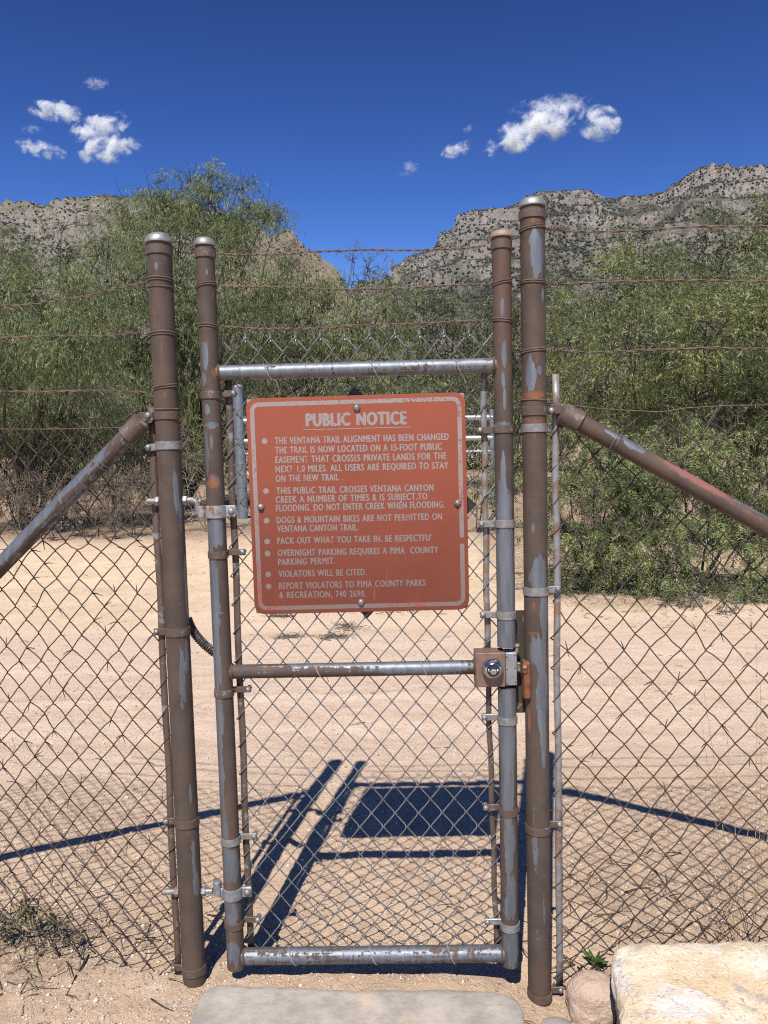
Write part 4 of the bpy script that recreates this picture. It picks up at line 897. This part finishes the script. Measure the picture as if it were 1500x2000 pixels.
for sg in (-1, 1): dome(mb, (kx + sg * .0128, -.059, kz), (0, -1, 0), .0035, .002)
KP = mb.build('key_plug', M_CHROME, KN)
mb = MB(); mb.box((kx, -.0625, kz - .004), (.0016, .0012, .008)); mb.build('keyway', M_BLACK, KN)
mb = MB(); mb.box((P(1014, 1300, .03)[0], .036, (zY(1197, 1014) + zY(1400, 1014)) / 2), (.034, .005, zY(1197, 1014) - zY(1400, 1014)), bevel=.001); GP = mb.build('guard_plate', M_STAIN, GA)
mb = MB(); hexn(mb, (P(1009, 1260)[0], -.002, zY(1260, 1009)), (0, 0, 1), .009, .007); mb.lathe((P(1009, 1260)[0], -.002, zY(1260, 1009) - .02), (0, 0, 1), [(.005, 0), (.005, .02)], 10); mb.build('bolt', M_CAPB, LB)
mb = MB(); mb.box((lx1 + .006, .0, (lz0 + lz1) / 2), (.014, .014, .026), bevel=.002); mb.build('latch_bolt', M_BOLT, LB)

# ------------------------------------------------------------------ SPRING
mb = MB(); c0, c1 = P(366, 1208, .045), P(424, 1278, .04); t = np.linspace(0, 1, 700)[:, None]
ctr = (1 - t) ** 2 * c0 + 2 * t * (1 - t) * (P(377, 1246, .045)) + t * t * c1; tn = np.gradient(ctr, axis=0); tn /= np.linalg.norm(tn, axis=1)[:, None]
u = np.cross(tn, [0, 1, 0]); u /= np.linalg.norm(u, axis=1)[:, None]; bb = np.cross(tn, u); a_ = t * 2 * np.pi * 21
mb.tube(ctr + .0115 * (np.cos(a_) * u + np.sin(a_) * bb), .0030, 6)
tag(mb.build('closing_spring', M_SPRING, origin=c0), 'dark coil spring slung between the left post and the gate upright', 'spring')

# ------------------------------------------------------------------ SIGN
YS = .002
def c3(u, v): return P(460 + u / 3.125, 740 + v / 3.125, YS)      # sign points measured on an enlarged crop
TL, TR, BL, BR = c3(72, 117), c3(1407, 85), c3(108, 1442), c3(1421, 1402)
ux = ((TR - TL) + (BR - BL)) / 2; W_ = np.linalg.norm(ux); ux /= W_; uz = ((TL - BL) + (TR - BR)) / 2; H_ = np.linalg.norm(uz); uz = uz / H_
uz = uz - ux * np.dot(ux, uz); uz /= np.linalg.norm(uz); ctr = (TL + TR + BL + BR) / 4; nrm = np.array([0, -1.0, 0])
SG = thing('notice_sign', ctr - uz * H_ / 2, 'square reddish-brown public notice sign bolted to the gate mesh', 'sign')
def rrect(w_, h_, r, n=8):
    o = []
    for cx_, cy_, a0 in ((w_ / 2 - r, h_ / 2 - r, 0), (-w_ / 2 + r, h_ / 2 - r, 90), (-w_ / 2 + r, -h_ / 2 + r, 180), (w_ / 2 - r, -h_ / 2 + r, 270)):
        for k in range(n + 1): a_ = R(a0 + 90 * k / n); o.append((cx_ + r * math.cos(a_), cy_ + r * math.sin(a_)))
    return o
def sw(p, d): return ctr + ux * p[0] + uz * p[1] + nrm * d
mb = MB(); out = rrect(W_, H_, .030); n = len(out); inn = rrect(W_ - .0016, H_ - .0016, .0292)
v = [sw(p, -.0020) for p in out] + [sw(p, .0008) for p in out] + [sw(p, .0016) for p in inn]
F = [[k, (k + 1) % n, n + (k + 1) % n, n + k] for k in range(n)] + [[n + k, n + (k + 1) % n, 2 * n + (k + 1) % n, 2 * n + k] for k in range(n)] + [list(range(2 * n, 3 * n)), list(range(n))[::-1]]
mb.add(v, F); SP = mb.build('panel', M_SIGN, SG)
# border with a missing stretch on the right side
def ringband(w_, h_, r, th, d, h0):
    o = rrect(w_, h_, r, 10); i_ = rrect(w_ - 2 * th, h_ - 2 * th, max(r - th, .004), 10); return o, i_
bo, bi = ringband(W_ - .022, H_ - .023, .026, .0125, 0, 0)
def resample(L):
    L = np.array(L + [L[0]]); s_ = np.concatenate([[0], np.cumsum(np.linalg.norm(np.diff(L, axis=0), axis=1))]); return L, s_
mb = MB(); n = len(bo); gy0, gy1 = -.108 - .012, -.108 + .006
def quadb(a0, a1, b0, b1):
    pts = [sw(a0, .0020), sw(a1, .0020), sw(b1, .0020), sw(b0, .0020)]; mb.add(pts, [[0, 1, 2, 3]])
for k in range(n):
    a0, a1, b0, b1 = bo[k], bo[(k + 1) % n], bi[k], bi[(k + 1) % n]
    if a0[0] > 0 and a1[0] > 0 and abs(a0[1] - a1[1]) > .2:
        yy0, yy1 = a0[1], a1[1]
        f = lambda A, B, y: (A[0] + (B[0] - A[0]) * (y - A[1]) / (B[1] - A[1]), y)
        lo, hi = (gy0, gy1); sg = 1 if yy1 > yy0 else -1
        e1, e2 = (lo, hi) if sg > 0 else (hi, lo)
        quadb(a0, f(a0, a1, e1), b0, f(b0, b1, e1)); quadb(f(a0, a1, e2), a1, f(b0, b1, e2), b1)
    else: quadb(a0, a1, b0, b1)
mb.build('border', M_INKB, SP, smooth=False)
def text_mesh(body, bold):
    cu = bpy.data.curves.new('lettering', 'FONT'); cu.body = body; cu.size = 1.0; cu.offset = 0.0; cu.space_character = 1.14; cu.space_word = 1.25; cu.resolution_u = 3
    ob = bpy.data.objects.new('lettering', cu); COL.objects.link(ob); dg = bpy.context.evaluated_depsgraph_get()
    me = bpy.data.meshes.new_from_object(ob.evaluated_get(dg)); v = np.array([q.co[:] for q in me.vertices]); f = [list(p.vertices) for p in me.polygons]
    def ok(p):
        q = v[p]; x, y = q[:, 0], q[:, 1]; return abs(np.dot(x, np.roll(y, -1)) - np.dot(y, np.roll(x, -1))) > 4e-5
    f = [p for p in f if ok(p)]; bpy.data.objects.remove(ob); bpy.data.curves.remove(cu); bpy.data.meshes.remove(me); return v, f
def put_text(mb, body, L, Rr, caph, bold):
    v, f = text_mesh(body, bold); a, b = c3(*L), c3(*Rr); w_ = v[:, 0].max() - v[:, 0].min()
    dx = (b - a) / w_; dz = uz * (caph / 3.125 / PXM(YS)) / CAPH
    for k, (ox, oz) in enumerate(((0, 0), (-1, 0), (1, 0), (0, .7), (0, -.7))):
        q = a + (v[:, :1] - v[:, 0].min()) * dx + v[:, 1:2] * dz + nrm * (.0021 + k * .00004) + (ux * ox + uz * oz) * bold * caph / 3.125 / PXM(YS); mb.add(q, f)
vH, _ = text_mesh('H', .0); CAPH = vH[:, 1].max()
mb = MB(); put_text(mb, 'PUBLIC NOTICE', (435, 289), (1042, 275), 74, .085)
v = [c3(410, 309) , c3(1065, 291), c3(1065, 296), c3(410, 314)]; mb.add([q + nrm * .0021 for q in v], [[0, 1, 2, 3]])
mb.build('heading', M_INK, SP, smooth=False)
mb = MB()
for body, L, Rr in (
    ('THE VENTANA TRAIL ALIGNMENT HAS BEEN CHANGED', (243, 398), (1300, 372)), ('THE TRAIL IS NOW LOCATED ON A 15-FOOT PUBLIC', (245, 456), (1258, 432)),
    ('EASEMENT THAT CROSSES PRIVATE LANDS FOR THE', (246, 514), (1285, 489)), ('NEXT 1.0 MILES. ALL USERS ARE REQUIRED TO STAY', (247, 571), (1298, 547)), ('ON THE NEW TRAIL .', (248, 628), (655, 618)),
    ('THIS PUBLIC TRAIL CROSSES VENTANA CANYON', (252, 703), (1207, 682)), ('CREEK A NUMBER OF TIMES & IS SUBJECT.TO', (248, 757), (1170, 735)), ('FLOODING. DO NOT ENTER CREEK WHEN FLOODING.', (250, 809), (1277, 785)),
    ('DOGS & MOUNTAIN BIKES ARE NOT PERMITTED ON', (254, 881), (1260, 859)), ('VENTANA CANYON TRAIL.', (257, 934), (750, 924)),
    ("PACK OUT WHAT YOU TAKE IN. BE RESPECTFU'", (257, 1007), (1195, 988)), ('OVERNIGHT PARKING REQUIRES A PIMA  COUNTY', (261, 1081), (1237, 1062)), ('PARKING PERMIT.', (263, 1137), (606, 1128)),
    ('VIOLATORS WILL BE CITED.', (265, 1209), (800, 1197)), ('REPORT VIOLATORS TO PIMA COUNTY PARKS', (267, 1282), (1160, 1262)), ('& RECREATION, 740 2690.', (270, 1338), (795, 1328))):
    put_text(mb, body, L, Rr, 39.5, .052)
mb.build('lettering', M_INK, SP, smooth=False)
for u, v in ((178, 380), (187, 685), (190, 865), (194, 992), (196, 1066), (201, 1193), (203, 1266)):
    mb = MB(); c = c3(u, v) + nrm * .0021; rr0 = 18 / 3.125 / PXM(YS); mb.add([c + rr0 * (math.cos(k * math.pi / 12) * ux + math.sin(k * math.pi / 12) * uz) for k in range(24)], [list(range(24))]); mb.build('bullet_dot', M_INK, SP, smooth=False)
for u, v in ((740, 177), (155, 783), (1354, 758), (766, 1362)):
    mb = MB(); c = c3(u, v); mb.lathe(c + nrm * .0016, nrm, [(.0105, 0), (.0105, .001), (.0098, .004), (.0075, .0075), (.004, .0092), (.0006, .0096)], 20); mb.build('bolt', M_BOLT, SG)
mb = MB(); mb.box(ctr - nrm * .009, (W_ - .006, .011, H_ - .004), rot=np.stack([ux, -nrm, uz], 1), bevel=.001); mb.build('backing_board', M_BOARD, SG)
for u, v in ((722, 112), (1408, 775), (800, 1408)):
    mb = MB(); c = c3(u, v) - nrm * .032; rt = np.stack([(ux + uz) / 2 ** .5, -nrm, (uz - ux) / 2 ** .5], 1); mb.box(c, (.046, .005, .046), rot=rt, bevel=.001); mb.build('backing_plate', M_BLACK, SG)

# ------------------------------------------------------------------ stones, slab, small plants on the near ground
M_SLAB = mat_plain('worn_concrete', (.40, .35, .30), (.25, .22, .195), 10, .92, .8, .005, third=(.46, .37, .275))
def mat_granite():
    m, t, b, _ = newmat('granite_boulder'); N = NT(t); o = N.coord()
    c = N.mix(N.ramp(N.noise(o, 7, 6, .65), .36, .62), (.66, .555, .42), (.56, .42, .26))
    c = N.mix(N.ramp(N.noise(o, 4.5, 6, .68), .50, .60), c, (.60, .545, .49))
    c = N.mix(N.math('MULTIPLY', N.ramp(N.noise(o, 8, 6, .72), .56, .66), .7), c, (.30, .275, .265))
    c = N.mix(N.math('MULTIPLY', N.ramp(N.noise(o, 75, 4, .75), .55, .68), .7), c, (.16, .13, .105))
    c = N.mix(N.math('MULTIPLY', N.ramp(N.noise(o, 120, 3, .7), .58, .68), .6), c, (.72, .62, .50))
    N.set(b.inputs['Base Color'], c); b.inputs['Roughness'].default_value = .9
    h = N.math('ADD', N.noise(o, 16, 7, .7), N.math('MULTIPLY', N.noise(o, 110, 4, .7), .35))
    N.set(b.inputs['Normal'], N.bump(h, .8, .02)); return m
M_BOULD = mat_granite()
M_STONE = mat_plain('pink_stone', (.54, .41, .325), (.40, .28, .21), 16, .9, .9, .012, third=(.56, .46, .38))
M_GSTONE = mat_plain('grey_stone', (.28, .26, .24), (.21, .19, .175), 22, .9, .5, .006)
zs = -.040; c_ = [G(397, 1921, zs), G(1012, 1936, zs), G(1040, 2060, zs), G(352, 2060, zs)]
far = [c_[0], c_[1]]; out = []
poly = [c_[0] + np.array([.0, -.02, 0]), c_[0] + np.array([.03, 0, 0]), G(560, 1925, zs), G(700, 1932, zs), G(860, 1928, zs), c_[1] + np.array([-.03, .002, 0]), c_[1] + np.array([0, -.025, 0]), np.array([c_[1][0] + .02, -.95, zs]), np.array([c_[0][0] - .08, -.95, zs]), G(365, 2010, zs)]
mb = MB(); n = 0; N2 = 160
t_ = np.array(poly + [poly[0]]); s_ = np.concatenate([[0], np.cumsum(np.linalg.norm(np.diff(t_, axis=0), axis=1))]); tt = np.linspace(0, s_[-1], N2, endpoint=False)
out = np.stack([np.interp(tt, s_, t_[:, k]) for k in range(3)], -1); cen = out.mean(0)
for _ in range(2): out = (out + np.roll(out, 1, 0) + np.roll(out, -1, 0)) / 3
out[:, :2] += (fbm(out * 14, 3, 2)[:, None] - .5) * .02
rings = [(1.0, -.10), (1.0, -.014), (.996, -.006), (.985, -.001), (.95, .0), (.8, .001), (.5, .0), (.2, .001), (.01, .0)]
v = np.concatenate([np.concatenate([cen[:2] + (out[:, :2] - cen[:2]) * f, np.full((N2, 1), zs + dz)], 1) for f, dz in rings])
v[:, 2] += (fbm(v * np.array([9, 9, 0]), 3, 6) - .5) * .008
F = [[a * N2 + k, a * N2 + (k + 1) % N2, (a + 1) * N2 + (k + 1) % N2, (a + 1) * N2 + k] for a in range(len(rings) - 1) for k in range(N2)] + [[(len(rings) - 1) * N2 + k for k in range(N2)]]
mb.add(v, F); tag(mb.build('concrete_slab', M_SLAB, smooth='all', origin=cen), 'flat worn concrete slab sunk in the dirt before the gate', 'slab')
def rock(name, c, rad, mat, label, cat, seed, p=2.6, amp=.16, sub=ICO5, group=None, flat=None, shear=0):
    v, f = sub; u = v / (np.sum(np.abs(v) ** p, axis=1) ** (1 / p))[:, None]
    d = 1 + (fbm(v * 1.3 + seed, 4, seed) - .5) * amp * 2 + (fbm(v * 6 + seed, 4, seed + 3) - .5) * amp * .45 + (fbm(v * 22 + seed, 3, seed + 5) - .5) * amp * .12
    q = u * d[:, None] * np.array(rad)
    if flat is not None: q[:, 2] = np.where(q[:, 2] > flat, flat + (q[:, 2] - flat) * .25, q[:, 2])
    if shear: q[:, 2] += q[:, 1] * shear; q += v * ((fbm(q * 7, 5, seed + 7, .65) - .5) * .055 + (fbm(q * 40, 3, seed + 8, .6) - .5) * .008)[:, None]
    mb = MB(); mb.add(q + np.array(c), f); return tag(mb.build(name, mat, smooth='all', origin=np.array(c) - np.array([0, 0, rad[2]])), label, cat, group)
bl = G(1205, 1930, -.02); 
rock('boulder', (bl[0] + .615, -.45, -.165), (.64, .41, .20), M_BOULD, 'large flat-topped tan boulder with grey lichen patches beside the right fence', 'boulder', 4, p=15.0, amp=.075, sub=ICO6, shear=.17)
sc_ = G(1158, 1985, -.13); rock('stone', (sc_[0] + .003, sc_[1] + .02, -.095), (.076, .066, .072), M_STONE, 'round pinkish stone between the right post and the boulder', 'stone', 8, p=2.7, amp=.15, sub=ICO5)
sc2 = G(1085, 2000, -.13); rock('stone', (sc2[0], sc2[1] - .02, -.14), (.052, .04, .03), M_GSTONE, 'small grey stone half buried in front of the pinkish one', 'stone', 9, sub=ICO4)
# gravel
q = np.random.default_rng(3); n = 90000
yy = -.5 + 9.5 * q.random(n) ** 2.0; xx = (q.random(n) * 2 - 1) * (.95 + .62 * (yy + .5)); zz = gh(xx, yy)
dens = fbm(np.stack([xx, yy, 0 * xx], -1) * 2.3, 3, 21); side = np.clip((np.abs(xx + .1) - .45) * 2, 0, 1) * (yy < 1.2)
keep = dens + .34 * side - .10 * (yy > 1.2) + q.uniform(-.15, .15, n) > .47
slabm = (yy < -.02) & (xx > -.58) & (xx < .42); keep &= ~slabm
xx, yy, zz = xx[keep], yy[keep], zz[keep]; n = len(xx); rr = np.exp(q.normal(-6.0, .42, n)) * (1 + .12 * np.maximum(yy, 0)); v, f = ICO1
ang = q.normal(size=(n, 3, 3)); sc3 = q.uniform(.6, 1.25, (n, 1, 3)) * np.array([1, 1, .7])
vv = np.stack([xx, yy, zz + rr * .2], -1)[:, None] + v[None] * q.uniform(.8, 1.2, (n, len(v), 1)) * sc3 * rr[:, None, None]
m, t, b, _ = newmat('mixed_gravel'); N = NT(t); gc = N.mix(N.attr('tint'), (.26, .185, .13), (.60, .48, .38)); N.set(b.inputs['Base Color'], gc); b.inputs['Roughness'].default_value = .9
mb = MB(); mb.add(vv.reshape(-1, 3), (f[None] + (np.arange(n) * len(v))[:, None, None]).reshape(-1, 3), tint=np.repeat(np.clip(q.normal(.5, .36, n), 0, 1), len(v))); tag(mb.build('gravel', m, smooth=False), 'pale gravel scattered over the dirt', 'gravel', kind='stuff')
# twig and leaf litter
def litter(name, label, spots, n, seed, mat, ln=.05):
    q = np.random.default_rng(seed); mb = MB(); L = []
    for _ in range(n):
        cx_, cy_, sx, sy = spots[q.integers(len(spots))]; x, y = cx_ + q.normal(0, sx), cy_ + q.normal(0, sy); z = ghs(x, y) + .004; a = q.random() * 6.28; l = ln * q.uniform(.4, 1.6)
        p0 = np.array([x, y, z]); p2 = p0 + np.array([math.cos(a) * l, math.sin(a) * l, q.uniform(0, .25) * l]); p1 = (p0 + p2) / 2 + q.normal(0, .12 * l, 3)
        mb.tube([p0, p1, p2], np.array([1, .8, .4]) * l * .028, 4, tint=q.random())
    return tag(mb.build(name, mat, smooth='all'), label, 'litter', kind='stuff')
g1, g2 = G(660, 1235), G(560, 1240)
litter('twig_litter', 'dead twigs and leaf litter lying on the dirt', [(G(680, 1225)[0], G(680, 1225)[1], .07, .07), (G(650, 1245)[0], G(650, 1245)[1], .06, .05), (G(565, 1245)[0], G(565, 1245)[1], .06, .04), (G(550, 1205)[0], G(550, 1205)[1], .05, .03), (G(780, 1195)[0], G(780, 1195)[1], .2, .07), (.62, .02, .10, .05), (.75, .25, .25, .2), (-1.15, .05, .2, .12), (1.9, 4.9, .6, .35), (2.8, 4.7, .5, .3), (-4, 11.6, 2.5, .5), (-1.4, 11.6, 1.2, .4), (1.3, 6.6, .5, .5), (0, 4, 3, 1.6), (-2, 8, 3, 2)], 1400, 4, M_DRY, .065)
# dry weed at the left fence foot
wx = G(70, 1840, -.03)
plant('dry_weed', 'dry olive tumble of weeds at the foot of the left fence', 'weed', None, 70, .10, [(60, 1770, .06, 58), (110, 1800, .05, 46), (20, 1800, .05, 55), (-40, 1770, .05, 60), (150, 1835, .02, 26)], (.030, .0032), (M_WEED, M_WEED), 90, dens=.26, droop=-.1, twig=.07, trunk_r=.003, limb_n=26, per=8, crown='foliage', trunk='stems', gap=.34, gapf=9)
GG = 'dry grass stalks by the right fence'
for i, (px, py0, py1, lean, lab) in enumerate(((1440, 1835, 1330, -40, 'tall bare straw stalk behind the right fence, left of its pair'), (1470, 1835, 1380, 25, 'tall straw stalk nearest the right edge'), (1395, 1830, 1640, 50, 'short leaning straw stalk behind the boulder'))):
    b0 = P(px, py0, .10); b0[2] = ghs(b0[0], .10) - .01; root = thing('grass_stalk', b0, lab, 'grass', GG); mb = MB(); q = np.random.default_rng(100 + i)
    for k in range(3):
        e = P(px + lean + q.normal(0, 22), py1 + q.normal(0, 60) + 30 * k, .10 + q.normal(0, .03)); m_ = (b0 + e) / 2 + q.normal(0, .012, 3); t = np.linspace(0, 1, 10)[:, None]
        mb.tube((1 - t) ** 2 * b0 + 2 * t * (1 - t) * m_ + t * t * e, np.linspace(.0013, .0006, 10), 4, tint=q.random())
    mb.build('stem', M_STRAW, root); mb = MB(); n = 60; pos = b0 + np.array([0, 0, 1]) * 0 + (P(px + lean, py1 + 40, .10) - b0) * q.uniform(.35, 1, (n, 1)) + q.normal(0, .006, (n, 3))
    leaves(mb, pos, q.normal(0, 1, (n, 3)) + np.array([0, 0, .8]), .018, .0022, q, q.random(n)); mb.build('foliage', M_STRAW, root, smooth=False)
# small fresh green plant
gp = G(1162, 1893, -.10); gp[2] = ghs(gp[0], gp[1]); root = thing('seedling', gp, 'small fresh green seedling between the right post and the boulder', 'plant'); q = np.random.default_rng(8)
mb = MB(); n = 11; a_ = np.arange(n) * 2.4; dv = np.stack([np.cos(a_), np.sin(a_), q.uniform(.25, .9, n)], -1); hh = np.linspace(.004, .035, n); leaves(mb, gp + np.stack([0 * hh, 0 * hh, hh], -1), dv, .050, .016, q, q.random(n), 1.5); mb.build('leaves', M_FRESH, root, smooth=False)
mb = MB(); mb.tube([gp - np.array([0, 0, .01]), gp + np.array([.001, 0, .02]), gp + np.array([0, .001, .038])], .0018, 5); mb.build('stem', M_FRESH, root)

# ------------------------------------------------------------------ FAR PIPE GATE
YF = 15.2; f0 = P(480, 1006, YF); xF = P(470, 900, YF)[0]; zF = ghs(xF, YF); kF = PXM(YF)
FG = thing('vehicle_gate', (xF, YF, zF), 'far galvanised pipe gate with a stout post across the road beyond', 'gate')
rp = 10.5 / kF; zt = P(464, 756, YF)[2]
mb = MB(); mb.lathe((xF, YF, zF - .2), (0, 0, 1), [(rp, 0), (rp, zt - zF + .2)], 28); o = mb.build('post', M_GALVD, FG); cap(FG, xF, rp, zt, rp * .5, M_CAP, Y=YF, collar=False)
for py in (866, 905, 950): 
    mb = MB(); ring(mb, (xF, YF, P(474, py, YF)[2]), rp, .05, .008); mb.build('clamp', M_GALVD, FG)
for py0, py1, th in ((822, 815, 5), (862, 855, 5), (886, 881, 1.6)):
    a, b2 = P(474, py0, YF), P(962, py1, YF); mb = MB(); mb.lathe(a, b2 - a, [(th / kF, 0), (th / kF, np.linalg.norm(b2 - a))], 14); mb.build('rail', M_WIREB, FG)
a, b2 = P(960, 800, YF), P(962, 935, YF); mb = MB(); mb.lathe((a[0], YF, ghs(a[0], YF) + .15), (0, 0, 1), [(4.5 / kF, 0), (4.5 / kF, a[2] - .15)], 14); mb.build('end_stile', M_GALVD, FG)
